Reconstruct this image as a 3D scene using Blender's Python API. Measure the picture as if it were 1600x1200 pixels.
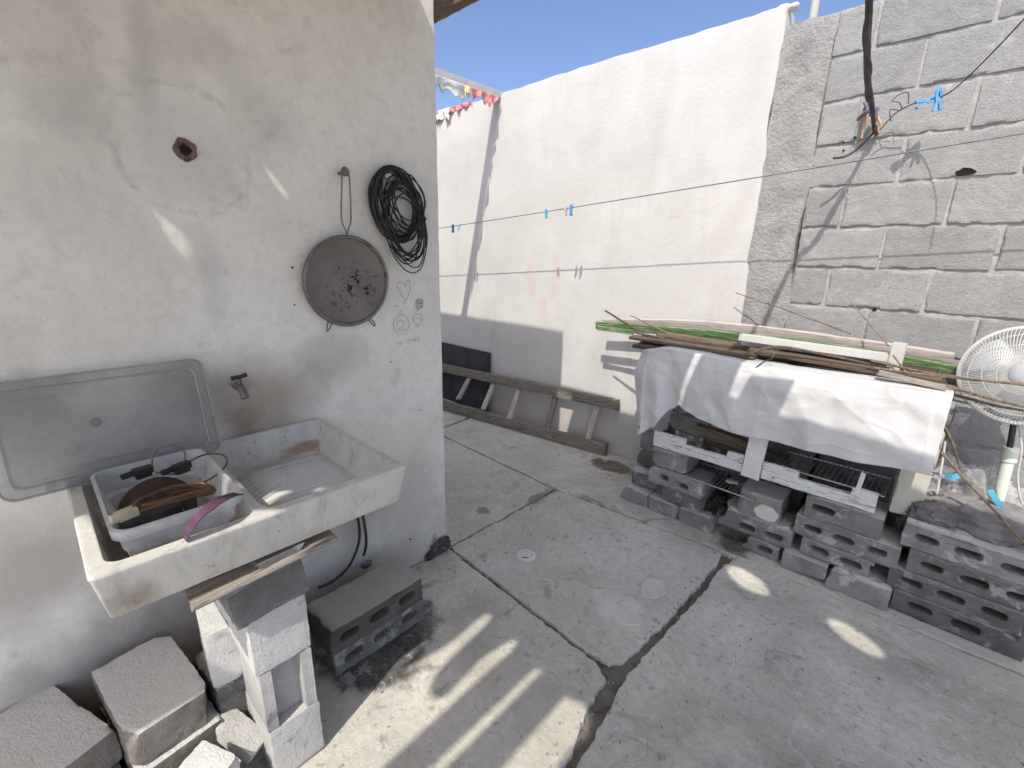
import bpy, bmesh, math, random
import numpy as np
from mathutils import Vector, Matrix, noise as mnoise

for o in list(bpy.data.objects):
    bpy.data.objects.remove(o, do_unlink=True)
scn = bpy.context.scene
COL = scn.collection

# ------------------------------------------------------------------ camera
F_PX, YAW, PITCH, ROLL, CAMZ = 724.0, math.radians(46.313), math.radians(15.576), math.radians(0.981), 1.5
FW = np.array([-math.cos(YAW)*math.cos(PITCH), math.sin(YAW)*math.cos(PITCH), -math.sin(PITCH)])
_r = np.array([math.sin(YAW), math.cos(YAW), 0.0])
_u = np.cross(_r, FW)
RT = math.cos(ROLL)*_r + math.sin(ROLL)*_u
UP = -math.sin(ROLL)*_r + math.cos(ROLL)*_u
cam_data = bpy.data.cameras.new('camera')
cam = bpy.data.objects.new('camera', cam_data); COL.objects.link(cam)
cam_data.sensor_width = 36.0
cam_data.lens = F_PX/1600*36.0
cam_data.clip_start = 0.02; cam_data.clip_end = 2000
M = Matrix((list(RT)+[0], list(UP)+[0], list(-FW)+[0], [0, 0, 0, 1])).transposed()
M.translation = (0, 0, CAMZ)
cam.matrix_world = M
scn.camera = cam

# ------------------------------------------------------------------ light
SUN = np.array([-.35, 1.0, -1.4])                 # direction the light travels
SUN_EL = math.atan2(1.4, math.hypot(.35, 1)); SUN_AZ = math.atan2(.35, -1.0)
world = bpy.data.worlds.new('World'); scn.world = world; world.use_nodes = True
wn = world.node_tree; wn.nodes.clear()
sky = wn.nodes.new('ShaderNodeTexSky'); sky.sky_type = 'NISHITA'; sky.sun_disc = False
sky.sun_elevation = SUN_EL; sky.sun_rotation = SUN_AZ
sky.altitude = 1200; sky.air_density = 0.55; sky.dust_density = 5.5; sky.ozone_density = 1.8
bg = wn.nodes.new('ShaderNodeBackground'); bg.inputs['Strength'].default_value = 0.15
wo = wn.nodes.new('ShaderNodeOutputWorld')
wn.links.new(sky.outputs[0], bg.inputs[0]); wn.links.new(bg.outputs[0], wo.inputs[0])
sd = bpy.data.lights.new('sun', 'SUN'); sd.energy = 2.0; sd.angle = math.radians(0.53); sd.color = (1.0, 0.94, 0.85)
so = bpy.data.objects.new('sun', sd); COL.objects.link(so)
so.rotation_euler = Vector(SUN).to_track_quat('-Z', 'Y').to_euler(); so.location = (2, -4, 8)
scn.view_settings.view_transform = 'Standard'; scn.view_settings.look = 'None'
scn.view_settings.exposure = 1.06; scn.view_settings.gamma = 1.0
scn.view_settings.use_curve_mapping = False

# ------------------------------------------------------------------ pixel -> place
C0 = np.array([0, 0, CAMZ])
def ray(x, y): return FW + RT*(x-800)/F_PX - UP*(y-600)/F_PX
def onz(x, y, z=0.0): d = ray(x, y); return Vector(C0 + d*(z-CAMZ)/d[2])
def ony(x, y, Y): d = ray(x, y); return Vector(C0 + d*Y/d[1])
def onx(x, y, X=-1.7): d = ray(x, y); return Vector(C0 + d*X/d[0])
def onplane(x, y, p0, n):
    d = ray(x, y); n = np.array(n); return Vector(C0 + d*(n@(np.array(p0)-C0))/(n@d))

# ------------------------------------------------------------------ materials
class NT:
    def __init__(s, name):
        s.m = bpy.data.materials.new(name); s.m.use_nodes = True
        s.t = s.m.node_tree; s.n = s.t.nodes; s.b = s.n['Principled BSDF']; s.out = s.n['Material Output']
        s._c = {}
    def put(s, sock, v):
        if hasattr(v, 'is_output'): s.t.links.new(v, sock)
        elif isinstance(v, (tuple, list)) and len(v) == 3 and sock.type == 'RGBA': sock.default_value = (*v, 1)
        else: sock.default_value = v
    def coord(s, kind='pos'):
        if kind not in s._c and kind == 'raw': s._c[kind] = s.n.new('ShaderNodeTexCoord').outputs['Object']
        if kind not in s._c:
            if kind == 'pos': s._c[kind] = s.n.new('ShaderNodeNewGeometry').outputs['Position']
            else:
                tc = s.n.new('ShaderNodeTexCoord'); oi = s.n.new('ShaderNodeObjectInfo')
                a = s.n.new('ShaderNodeVectorMath'); a.operation = 'MULTIPLY_ADD'
                cx = s.n.new('ShaderNodeCombineXYZ')
                for i in range(3): s.t.links.new(oi.outputs['Random'], cx.inputs[i])
                s.t.links.new(cx.outputs[0], a.inputs[0]); a.inputs[1].default_value = (17, 31, 23)
                s.t.links.new(tc.outputs['Object'], a.inputs[2]); s._c[kind] = a.outputs[0]
        return s._c[kind]
    def rnd(s): return s.n.new('ShaderNodeObjectInfo').outputs['Random']
    def noise(s, vec, scale, detail=4, rough=.55, dist=0.0, stretch=None):
        key = (id(vec) if not isinstance(vec, tuple) else vec, scale, detail, rough, dist, stretch)
        if key in s._c: return s._c[key]
        if stretch:
            m = s.n.new('ShaderNodeVectorMath'); m.operation = 'MULTIPLY'
            s.put(m.inputs[0], vec); m.inputs[1].default_value = stretch; vec = m.outputs[0]
        k = s.n.new('ShaderNodeTexNoise'); s.put(k.inputs['Vector'], vec)
        k.inputs['Scale'].default_value = scale; k.inputs['Detail'].default_value = min(detail, 4)
        k.inputs['Roughness'].default_value = rough; k.inputs['Distortion'].default_value = dist
        s._c[key] = k.outputs['Fac']
        return k.outputs['Fac']
    def voro(s, vec, scale):
        k = s.n.new('ShaderNodeTexVoronoi'); s.put(k.inputs['Vector'], vec); k.inputs['Scale'].default_value = scale
        return k.outputs['Distance']
    def mr(s, v, a, b, c=0.0, d=1.0):
        k = s.n.new('ShaderNodeMapRange'); k.interpolation_type = 'SMOOTHSTEP'; s.put(k.inputs[0], v)
        for i, x in enumerate((a, b, c, d)): k.inputs[1+i].default_value = x
        return k.outputs[0]
    def ma(s, op, a, b=0.0):
        k = s.n.new('ShaderNodeMath'); k.operation = op; s.put(k.inputs[0], a); s.put(k.inputs[1], b); return k.outputs[0]
    def mix(s, f, a, b, mode='MIX'):
        k = s.n.new('ShaderNodeMix'); k.data_type = 'RGBA'; k.blend_type = mode
        s.put(k.inputs[0], f); s.put(k.inputs[6], a); s.put(k.inputs[7], b); return k.outputs[2]
    def blob(s, vec, c, r, soft=.6, wob=.25, nsc=6):
        """1 inside an uneven patch round c with radii r"""
        a = s.n.new('ShaderNodeVectorMath'); a.operation = 'SUBTRACT'; s.put(a.inputs[0], vec); a.inputs[1].default_value = c
        d = s.n.new('ShaderNodeVectorMath'); d.operation = 'DIVIDE'; s.put(d.inputs[0], a.outputs[0]); d.inputs[1].default_value = r
        l = s.n.new('ShaderNodeVectorMath'); l.operation = 'LENGTH'; s.put(l.inputs[0], d.outputs[0])
        v = s.ma('ADD', l.outputs['Value'], s.ma('MULTIPLY', s.ma('SUBTRACT', s.noise(vec, 6 if nsc < 8 else 12 if nsc < 18 else 26, 3), .5), wob*4))
        return s.mr(v, 1-soft, 1+soft*.3, 1, 0)
    def bump(s, h, strength=.4, dist=.004, normal=None):
        k = s.n.new('ShaderNodeBump'); k.inputs['Strength'].default_value = strength; k.inputs['Distance'].default_value = dist
        s.put(k.inputs['Height'], h)
        if normal is not None: s.put(k.inputs['Normal'], normal)
        return k.outputs[0]
    def done(s, col, rough=.9, normal=None, metal=0.0, spec=.3, alpha=None, **kw):
        s.put(s.b.inputs['Base Color'], col); s.put(s.b.inputs['Roughness'], rough)
        s.b.inputs['Metallic'].default_value = metal; s.b.inputs['Specular IOR Level'].default_value = spec
        if normal is not None: s.put(s.b.inputs['Normal'], normal)
        if alpha is not None: s.put(s.b.inputs['Alpha'], alpha)
        for k, v in kw.items(): s.put(s.b.inputs[k.replace('_', ' ')], v)
        return s.m

def generic(name, c1, c2, scale=8, c3=None, c3lo=.55, c3hi=.7, c3scale=5, rough=.85, bs=60, bump=.35, bd=.003, vary=.18, metal=0, spec=.3,
            coord='obj', stretch=None, alpha=None, speck=0.0):
    s = NT(name); v = s.coord(coord)
    col = s.mix(s.mr(s.noise(v, scale, 6, .6, .3, stretch), .3, .7), c1, c2)
    if c3: col = s.mix(s.mr(s.noise(v, c3scale, 7, .65, .2, stretch), c3lo, c3hi), col, c3)
    if speck:
        col = s.mix(s.ma('MULTIPLY', s.mr(s.noise(v, 240, 3, .7), .56, .75), speck), col, (.03, .03, .03))
    if vary and coord == 'obj':
        k = s.mr(s.rnd(), 0, 1, 1-vary, 1+vary*.6)
        cx = s.n.new('ShaderNodeCombineColor')
        for i in range(3): s.put(cx.inputs[i], k)
        col = s.mix(1.0, col, cx.outputs[0], 'MULTIPLY')
    nrm = s.bump(s.noise(v, bs, 6, .7, 0, stretch), bump, bd) if bump else None
    return s.done(col, rough, nrm, metal, spec, alpha)

MT = {}
# concrete blocks, mortar, cement
def block_mat(name, c1, c2, dust, dlo, dhi, bump=.9, top=None, vr=.2):
    s = NT(name); v = s.coord('obj')
    col = s.mix(s.mr(s.noise(v, 7, 6, .65), .3, .7), c1, c2)
    col = s.mix(s.mr(s.noise(v, 11, 8, .7, .5), dlo, dhi), col, dust)
    col = s.mix(s.ma('MULTIPLY', s.mr(s.noise(v, 190, 4, .75), .55, .72), .55), col, (.05, .05, .05))
    k = s.mr(s.rnd(), 0, 1, 1-vr, 1+vr*.6); cx = s.n.new('ShaderNodeCombineColor')
    for i in range(3): s.put(cx.inputs[i], k)
    col = s.mix(1.0, col, cx.outputs[0], 'MULTIPLY')
    if top:
        sx = s.n.new('ShaderNodeSeparateXYZ'); s.put(sx.inputs[0], s.n.new('ShaderNodeNewGeometry').outputs['Normal'])
        sz = s.n.new('ShaderNodeSeparateXYZ'); s.put(sz.inputs[0], s.coord('raw'))
        col = s.mix(s.ma('MULTIPLY', s.mr(s.ma('ADD', sx.outputs[2], s.ma('SUBTRACT', s.noise(v, 11, 8, .7, .5), .5)), .50, .85), s.ma('MULTIPLY', s.mr(sz.outputs[2], .026, .036), .9)), col, top)
    h = s.ma('ADD', s.noise(v, 150, 5, .75), s.ma('MULTIPLY', s.noise(v, 28, 5, .7), 1.2))
    return s.done(col, .95, s.bump(h, bump, .007), spec=.15)
MT['block'] = block_mat('block_concrete', (.215, .21, .20), (.335, .328, .315), (.48, .472, .455), .55, .66, top=(.56, .55, .53))
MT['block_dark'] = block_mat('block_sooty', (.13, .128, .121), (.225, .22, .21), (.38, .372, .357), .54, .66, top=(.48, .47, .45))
MT['block_pale'] = block_mat('block_pale', (.53, .52, .495), (.63, .62, .595), (.36, .35, .33), .58, .70, .7)
MT['block_tan'] = block_mat('block_tan', (.12, .108, .095), (.20, .18, .16), (.27, .245, .215), .56, .7, top=(.52, .475, .42))
MT['wall_block'] = block_mat('wall_block', (.315, .315, .308), (.37, .37, .36), (.44, .44, .43), .58, .74, .8, vr=.09)
MT['mortar'] = generic('mortar', (.34, .338, .325), (.42, .415, .40), 14, (.27, .27, .26), .6, .75, 20, .95, 90, .8, .006, coord='pos')
MT['render_rough'] = generic('rough_render', (.30, .297, .285), (.38, .375, .36), 9, (.22, .217, .207), .56, .75, 4, .95, 55, 1.0, .012, coord='pos', speck=.4)
MT['crust'] = generic('mortar_crust', (.40, .395, .38), (.52, .515, .50), 14, (.27, .265, .255), .54, .66, 18, .95, 90, .9, .006)
MT['block_dusty'] = block_mat('block_dusty', (.17, .155, .135), (.28, .255, .225), (.38, .36, .33), .56, .7, top=(.72, .70, .65))
MT['cement'] = generic('dry_cement', (.15, .145, .145), (.23, .22, .22), 12, (.31, .30, .30), .6, .75, 9, .95, 60, .9, .008)

# white boundary wall
s = NT('white_plaster'); v = s.coord('pos')
col = s.mix(s.mr(s.noise(v, 1.6, 6, .6), .3, .7), (.545, .535, .512), (.615, .606, .585))
col = s.mix(s.ma('MULTIPLY', s.mr(s.noise(v, 3.2, 7, .65, .4, (1, 1, .25)), .50, .72), .6), col, (.50, .488, .465))
col = s.mix(s.ma('MULTIPLY', s.mr(s.noise(v, 12, 5, .6, .2, (1, 1, .15)), .55, .8), .35), col, (.485, .47, .45))
# damp and dirt near the ground
sx = s.n.new('ShaderNodeSeparateXYZ'); s.put(sx.inputs[0], v)
zz = s.ma('ADD', sx.outputs[2], s.ma('MULTIPLY', s.ma('SUBTRACT', s.noise(v, 5, 6, .65), .5), .55))
col = s.mix(s.mr(zz, .05, .55, .75, 0), col, (.44, .41, .375))
for px, py, rr in ((1055, 335, .05), (1010, 500, .03), (925, 560, .02), (1030, 330, .04)):
    c = ony(px, py, 3.0); col = s.mix(s.ma('MULTIPLY', s.blob(v, c, (rr, .3, rr*.8), .3, .35, 25), .5), col, (.5, .48, .46))
# pale pink heart rubbed on the wall
pk = None
for px, py, rx, rz in ((826, 425, .055, .12), (868, 420, .06, .12), (832, 455, .05, .1), (848, 480, .05, .12), (865, 455, .05, .12)):
    b = s.blob(v, ony(px, py, 3.0), (rx, .3, rz), .8, .25, 14)
    pk = b if pk is None else s.ma('MAXIMUM', pk, b)
col = s.mix(s.ma('MULTIPLY', pk, .4), col, (.66, .42, .46))
h = s.ma('ADD', s.noise(v, 40, 6, .65), s.ma('MULTIPLY', s.noise(v, 6, 4), 1.5))
MT['white_plaster'] = s.done(col, .9, s.bump(h, .3, .006), spec=.2)

# house plaster, stained
s = NT('house_plaster'); v = s.coord('pos')
col = s.mix(s.mr(s.noise(v, 1.3, 7, .6, .5), .32, .68), (.76, .735, .66), (.88, .855, .78))
col = s.mix(s.ma('MULTIPLY', s.mr(s.noise(v, 2.4, 8, .65, .7, (1, 1, .6)), .50, .72), .5), col, (.58, .55, .49))
col = s.mix(s.ma('MULTIPLY', s.mr(s.noise(v, 9, 7, .7, .4), .56, .76), .5), col, (.52, .50, .455))
def stain(px, py, ry, rz, c, amt, soft=.9, wob=.3, nsc=7):
    global col
    p = onx(px, py); col = s.mix(s.ma('MULTIPLY', s.blob(v, p, (.3, ry, rz), soft, wob, nsc), amt), col, c)
stain(400, 640, .30, .22, (.35, .285, .215), .85, 1.0, .3, 5)
stain(385, 660, .06, .15, (.25, .19, .135), .65, .9, .3, 14)
stain(300, 620, .22, .10, (.35, .32, .28), .5)
stain(520, 560, .16, .12, (.42, .39, .35), .5)
stain(222, 60, .04, .12, (.50, .48, .45), .5, .9, .3, 9)
stain(330, 80, .14, .08, (.54, .52, .48), .4)
stain(230, 150, .04, .14, (.52, .50, .47), .45, .9, .35, 9)
stain(420, 190, .14, .13, (.56, .53, .49), .45)
stain(110, 170, .10, .10, (.54, .525, .50), .4)
stain(330, 430, .05, .16, (.43, .42, .405), .4, .9, .3, 10)
stain(640, 760, .16, .26, (.50, .455, .40), .6, .9, .25, 6)
stain(560, 800, .2, .16, (.42, .375, .32), .7, .9, .25, 6)
stain(200, 1010, .35, .20, (.22, .205, .185), .8, .9, .3, 7)
stain(300, 930, .25, .14, (.25, .235, .215), .7, .9, .3, 8)
stain(40, 900, .25, .20, (.34, .315, .29), .6, .9, .3, 6)
stain(680, 850, .03, .06, (.08, .075, .07), .75, .6, .5, 22)
# trowel ring round the old pipe hole
p = onx(290, 234)
a = s.n.new('ShaderNodeVectorMath'); a.operation = 'DISTANCE'; s.put(a.inputs[0], v); a.inputs[1].default_value = p
dd = s.ma('ADD', a.outputs['Value'], s.ma('MULTIPLY', s.ma('SUBTRACT', s.noise(v, 9, 4), .5), .05))
ring = s.ma('MULTIPLY', s.mr(dd, .155, .17), s.mr(dd, .19, .172))
col = s.mix(s.ma('MULTIPLY', s.ma('MULTIPLY', ring, s.mr(s.noise(v, 12, 4), .48, .62)), .4), col, (.38, .37, .36))
col = s.mix(s.ma('MULTIPLY', s.mr(dd, .165, .09), .45), col, (.62, .62, .60))
# dirt near the ground
sx = s.n.new('ShaderNodeSeparateXYZ'); s.put(sx.inputs[0], v)
zz = s.ma('ADD', sx.outputs[2], s.ma('MULTIPLY', s.ma('SUBTRACT', s.noise(v, 5, 7, .7), .5), .5))
col = s.mix(s.mr(zz, .0, .45, .6, 0), col, (.34, .30, .255))
col = s.mix(s.ma('MULTIPLY', s.mr(s.noise(v, 22, 4, .7, .5), .4, .7), .25), col, (.52, .50, .45))
col = s.mix(s.ma('MULTIPLY', s.mr(s.noise(v, 120, 3, .7), .66, .73), .5), col, (.17, .16, .145))
h = s.ma('ADD', s.noise(v, 55, 6, .65), s.ma('MULTIPLY', s.noise(v, 7, 5), 1.8))
MT['house_plaster'] = s.done(col, .85, s.bump(h, .3, .005), spec=.25)

# floor slabs
s = NT('floor_concrete'); v = s.coord('pos')
col = s.mix(s.mr(s.noise(v, 1.7, 8, .62, .6), .32, .68), (.47, .45, .375), (.68, .65, .56))
col = s.mix(s.ma('MULTIPLY', s.mr(s.noise(v, 3.4, 8, .7, .8), .52, .68), .8), col, (.60, .57, .52))
col = s.mix(s.ma('MULTIPLY', s.mr(s.noise(v, 5.5, 8, .7, .8), .56, .70), .75), col, (.27, .25, .22))
col = s.mix(s.ma('MULTIPLY', s.mr(s.noise(v, 26, 6, .75, .5), .57, .68), .6), col, (.17, .158, .14))
k = s.blob(v, (-2.2, 1.9, 0), (.8, .7, .3), .9, .3, 4)
col = s.mix(s.ma('MULTIPLY', k, .45), col, (.44, .385, .31))
for bx, by, rx, ry, am in ((.1, 1.3, .5, .35, .5), (-1.1, 1.05, .4, .2, .35), (.2, 2.1, .5, .15, .45), (-.9, .5, .4, .3, .35), (-1.2, 2.4, .7, .12, .35), (-.3, .9, .3, .3, .3)):
    col = s.mix(s.ma('MULTIPLY', s.blob(v, (bx, by, 0), (rx, ry, .3), .9, .5, 6), am), col, (.25, .235, .20))
wet = None
def fl(px, py, rx, ry, c, amt, soft=.5, wob=.35, nsc=10, w=True):
    global col, wet
    p = onz(px, py); b = s.ma('MULTIPLY', s.blob(v, p, (rx, ry, .3), soft, wob, nsc), amt)
    col = s.mix(b, col, c)
    if w: wet = b if wet is None else s.ma('MAXIMUM', wet, b)
fl(955, 728, .19, .10, (.10, .072, .045), .9, .25, .3, 9)
fl(1150, 850, .12, .12, (.06, .048, .038), .9, .5, .3)
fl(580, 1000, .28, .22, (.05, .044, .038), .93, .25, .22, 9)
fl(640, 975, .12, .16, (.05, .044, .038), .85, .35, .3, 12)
fl(845, 776, .05, .14, (.16, .12, .08), .8, .35, .45, 16)
fl(755, 798, .05, .04, (.13, .11, .09), .8, .4, .6, 22)
fl(925, 782, .12, .03, (.17, .125, .085), .7, .4, .5, 18)
for px, py, r, cc in ((965, 945, .11, (.47, .475, .475)), (1022, 878, .07, (.46, .47, .48)), (955, 870, .06, (.44, .445, .45)), (1065, 865, .10, (.44, .445, .445)), (1300, 900, .16, (.42, .43, .45)), (1500, 1010, .2, (.36, .365, .375))):
    fl(px, py, r, r*.8, (cc[0]*1.38, cc[0]*1.32, cc[0]*1.16), .7, .4, .3, 9, False)
fine = s.noise(v, 34, 5, .75, .3)
col = s.mix(s.ma('MULTIPLY', s.mr(fine, .35, .68), .28), col, (.28, .27, .24))
col = s.mix(s.ma('MULTIPLY', s.mr(s.noise(v, 13, 4, .7, .9), .55, .66), .45), col, (.64, .62, .575))
hl = s.ma('ABSOLUTE', s.ma('SUBTRACT', s.noise(v, 1.1, 4, .5, .2), .5))
col = s.mix(s.ma('MULTIPLY', s.ma('MULTIPLY', s.mr(hl, .0, .003, 1, 0), s.mr(s.noise(v, 2.3, 2), .5, .6)), .3), col, (.13, .12, .105))
sxy = s.noise(v, 90, 3, .6, .1, (3.0, .25, 1))
col = s.mix(s.ma('MULTIPLY', s.mr(sxy, .5, .7), .22), col, (.5, .49, .47))
col = s.mix(s.ma('MULTIPLY', s.mr(s.noise(v, 160, 4, .75), .60, .72), .30), col, (.12, .115, .105))
h = s.ma('ADD', s.ma('ADD', s.noise(v, 70, 6, .7), s.ma('MULTIPLY', s.noise(v, 9, 6, .6), 2.0)), s.ma('MULTIPLY', sxy, .6))
MT['floor'] = s.done(col, s.ma('SUBTRACT', s.mr(s.noise(v, 4, 5), .3, .7, .72, .9), s.ma('MULTIPLY', wet, .55)), s.bump(s.ma('ADD', h, s.ma('MULTIPLY', fine, 1.2)), .55, .006), spec=.35)
MT['patch'] = generic('floor_patch', (.56, .53, .47), (.64, .61, .55), 10, (.50, .47, .41), .5, .65, 12, .9, 60, .5, .004, coord='pos')
MT['dirt'] = generic('joint_dirt', (.14, .125, .105), (.20, .185, .16), 9, (.085, .065, .048), .5, .7, 14, .6, 60, .8, .008, coord='pos')
MT['ground'] = generic('ground_earth', (.34, .28, .21), (.42, .36, .28), .6, None, rough=.95, bs=9, coord='pos')

# wood
def wood(name, a, b, c, st=(1.2, 14, 14), vary=.25, amt=(.5, .68)):
    s = NT(name); v = s.coord('obj')
    col = s.mix(s.mr(s.noise(v, 9, 6, .65, .4, st), .3, .7), a, b)
    col = s.mix(s.mr(s.noise(v, 7, 7, .7, .6, st), *amt), col, c)
    k = s.mr(s.rnd(), 0, 1, 1-vary, 1+vary*.5); cx = s.n.new('ShaderNodeCombineColor')
    for i in range(3): s.put(cx.inputs[i], k)
    col = s.mix(1.0, col, cx.outputs[0], 'MULTIPLY')
    return s.done(col, .85, s.bump(s.noise(v, 22, 7, .75, .2, st), .6, .004), spec=.2)
MT['wood_grey'] = wood('wood_weathered', (.23, .20, .165), (.36, .325, .28), (.14, .11, .085))
MT['wood_brown'] = wood('wood_brown', (.13, .095, .07), (.24, .185, .14), (.07, .048, .035))
MT['wood_dark'] = wood('wood_dark', (.07, .052, .04), (.13, .10, .08), (.035, .025, .02))
MT['wood_pale'] = wood('wood_pale', (.38, .33, .28), (.52, .47, .42), (.27, .22, .18))
MT['stick'] = wood('dry_stick', (.20, .145, .10), (.34, .26, .19), (.11, .075, .05), (10, 10, 3))
MT['stick_dark'] = wood('dark_stick', (.09, .07, .055), (.16, .125, .10), (.05, .035, .03), (10, 10, 3))
MT['white_chip'] = wood('chipped_white_paint', (.60, .61, .60), (.70, .71, .70), (.19, .165, .14), (1.6, 16, 16), .05, (.56, .62))
MT['white_paint'] = wood('white_painted_wood', (.66, .66, .64), (.72, .72, .70), (.42, .40, .36), (8, 8, 1.2), .05, (.66, .76))
MT['green_chip'] = wood('chipped_green_paint', (.055, .17, .045), (.09, .24, .07), (.44, .36, .28), (1.0, 20, 20), .05, (.50, .60))
MT['pinkish_wood'] = wood('pale_planed_wood', (.55, .48, .44), (.66, .60, .56), (.40, .33, .28))
MT['roof_ply'] = wood('roof_plywood', (.42, .38, .32), (.50, .46, .40), (.36, .31, .25), (3, 3, 3))
MT['roof_wood'] = wood('roof_wood', (.16, .12, .08), (.25, .19, .13), (.09, .065, .045))

# plastics, cloth, metals
s = NT('tarp'); v = s.coord('pos')
col = s.mix(s.mr(s.noise(v, 3, 6), .3, .7), (.56, .56, .56), (.63, .63, .625))
col = s.mix(s.ma('MULTIPLY', s.mr(s.noise(v, 7, 7, .7, .5), .55, .75), .4), col, (.50, .49, .48))
col = s.mix(s.ma('MULTIPLY', s.mr(s.noise(v, 90, 3, .7), .68, .75), .35), col, (.30, .28, .26))
for px, py in ((1390, 615), (1180, 560), (1255, 690)):
    col = s.mix(s.ma('MULTIPLY', s.blob(v, ony(px, py, 2.42), (.06, .2, .04), .6, .4, 20), .3), col, (.45, .42, .39))
cr = s.mr(s.ma('ABSOLUTE', s.ma('SUBTRACT', s.noise(v, 2.6, 1, .4, .0, (1, 1, .7)), .5)), 0, .05, 1, 0)
cr2 = s.mr(s.ma('ABSOLUTE', s.ma('SUBTRACT', s.noise(v, 6, 1, .4, .0, (.6, 1, 1)), .5)), 0, .05, .5, 0)
h = s.ma('ADD', s.ma('ADD', s.ma('MULTIPLY', cr, .5), cr2), s.ma('ADD', s.noise(v, 16, 4, .6, .6), s.ma('MULTIPLY', s.noise(v, 500, 2), .1)))
MT['tarp'] = s.done(col, .5, s.bump(h, .35, .009), spec=.4)
MT['grommet'] = generic('grommet', (.3, .3, .3), (.4, .4, .4), 9, None, rough=.4, metal=.8, bump=0)
def clear(name, c, alpha, rough=.3, noise_amt=.25, sc=6):
    s = NT(name); v = s.coord('obj')
    col = s.mix(s.mr(s.noise(v, sc, 5), .3, .7), c, tuple(x*.75 for x in c))
    al = s.mr(s.noise(v, sc, 5, .6, .4), .25, .75, max(0, alpha-noise_amt), min(1, alpha+noise_amt))
    return s.done(col, rough, s.bump(s.noise(v, 18, 3), .15, .003), spec=.5, alpha=al)
MT['lid_plastic'] = clear('smoky_plastic', (.34, .33, .31), .30, .28, .12, 4)
MT['tub_plastic'] = clear('milky_plastic', (.88, .885, .88), .40, .35, .14, 8)
MT['lid_rim'] = clear('lid_rim_plastic', (.50, .49, .47), .55, .25, .1, 4)
MT['bag_plastic'] = clear('clear_bag', (.80, .80, .78), .38, .15, .22, 9)
MT['black_rubber'] = generic('black_rubber', (.012, .012, .014), (.03, .03, .032), 20, None, rough=.5, bump=.1, spec=.4)
MT['black_board'] = generic('black_board', (.025, .026, .028), (.045, .046, .05), 6, (.08, .08, .08), .62, .75, 8, .6, 60, .2, .003)
MT['grey_wire'] = generic('grey_wire', (.20, .20, .205), (.30, .30, .30), 20, None, rough=.55, bump=0, metal=.3)
MT['dark_cable'] = generic('dark_cable', (.06, .048, .05), (.10, .085, .085), 14, None, rough=.6, bump=.1)
MT['steel'] = generic('steel_wire', (.36, .36, .36), (.46, .46, .46), 20, (.18, .13, .10), .6, .7, 15, .4, bump=0, metal=.85)
MT['old_steel'] = generic('old_steel', (.16, .15, .145), (.24, .23, .22), 20, (.12, .08, .06), .55, .7, 15, .55, bump=.2, metal=.6)
MT['rust'] = generic('rust', (.12, .055, .03), (.24, .10, .04), 14, (.07, .035, .025), .5, .65, 20, .85, 80, .6, .003)
MT['brown_plaster'] = generic('brown_broken_plaster', (.20, .13, .105), (.30, .20, .165), 30, (.10, .06, .05), .5, .65, 40, .95, 90, .9, .006)
MT['dark_hole'] = generic('dark_hole', (.012, .011, .01), (.02, .018, .016), 20, None, rough=1, bump=0)
MT['white_metal'] = generic('white_painted_steel', (.54, .53, .50), (.60, .59, .56), 8, (.50, .40, .30), .66, .74, 12, .5, 60, .1, .002)
MT['fan_white'] = generic('fan_white', (.55, .55, .53), (.60, .60, .575), 9, None, rough=.35, bump=0, spec=.5, vary=0)
MT['fan_green'] = generic('fan_pale_green', (.62, .70, .58), (.70, .77, .66), 9, None, rough=.4, bump=0, spec=.5, vary=0)
MT['fan_blade'] = generic('fan_blade', (.40, .42, .43), (.46, .48, .49), 9, None, rough=.3, bump=0, spec=.5, vary=0)
MT['white_cord'] = generic('white_cord', (.62, .61, .58), (.70, .69, .66), 9, None, rough=.5, bump=0)
MT['pvc'] = generic('pvc', (.60, .62, .62), (.70, .71, .71), 9, (.42, .41, .40), .62, .75, 9, .45, bump=0)
MT['blue_plastic'] = generic('blue_plastic', (.08, .30, .62), (.14, .38, .68), 20, None, rough=.45, bump=0)
MT['cyan_plastic'] = generic('cyan_plastic', (.10, .42, .60), (.16, .52, .68), 20, None, rough=.5, bump=0)
MT['pink_plastic'] = generic('pink_plastic', (.62, .42, .44), (.70, .50, .52), 20, None, rough=.5, bump=0)
MT['red_paper'] = generic('red_paper', (.55, .06, .07), (.65, .10, .10), 20, None, rough=.6, bump=0)
MT['purple_strap'] = generic('purple_strap', (.085, .04, .075), (.12, .06, .105), 30, (.17, .10, .15), .6, .7, 30, .8, 200, .4, .002)
MT['cloth_white'] = generic('torn_white_cloth', (.70, .69, .67), (.78, .77, .75), 12, None, rough=.8, bs=80)
MT['cloth_yellow'] = generic('torn_yellow_cloth', (.72, .66, .30), (.76, .70, .40), 12, None, rough=.8, bs=80)
MT['cloth_red'] = generic('torn_red_cloth', (.55, .19, .20), (.66, .30, .30), 12, None, rough=.8, bs=80)
MT['cloth_purple'] = generic('purple_rag', (.16, .12, .17), (.24, .19, .25), 30, None, rough=.9, bs=120)
MT['cloth_orange'] = generic('orange_rag', (.60, .36, .22), (.68, .46, .30), 30, None, rough=.9, bs=120)
MT['brown_leather'] = generic('brown_glossy', (.035, .022, .02), (.06, .04, .035), 12, (.22, .18, .16), .70, .76, 26, .35, bump=.15)
MT['copper'] = generic('copper', (.14, .075, .045), (.24, .14, .08), 20, (.10, .05, .03), .5, .65, 20, .45, bump=0, metal=.5)
MT['cream'] = generic('cream_plastic', (.50, .44, .30), (.58, .52, .38), 12, (.30, .24, .15), .6, .72, 20, .6, bump=.1)
MT['cream_paint'] = generic('cream_painted_block', (.52, .50, .42), (.60, .58, .50), 6, (.30, .28, .24), .62, .74, 9, .9, 60, .4, .005)
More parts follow.
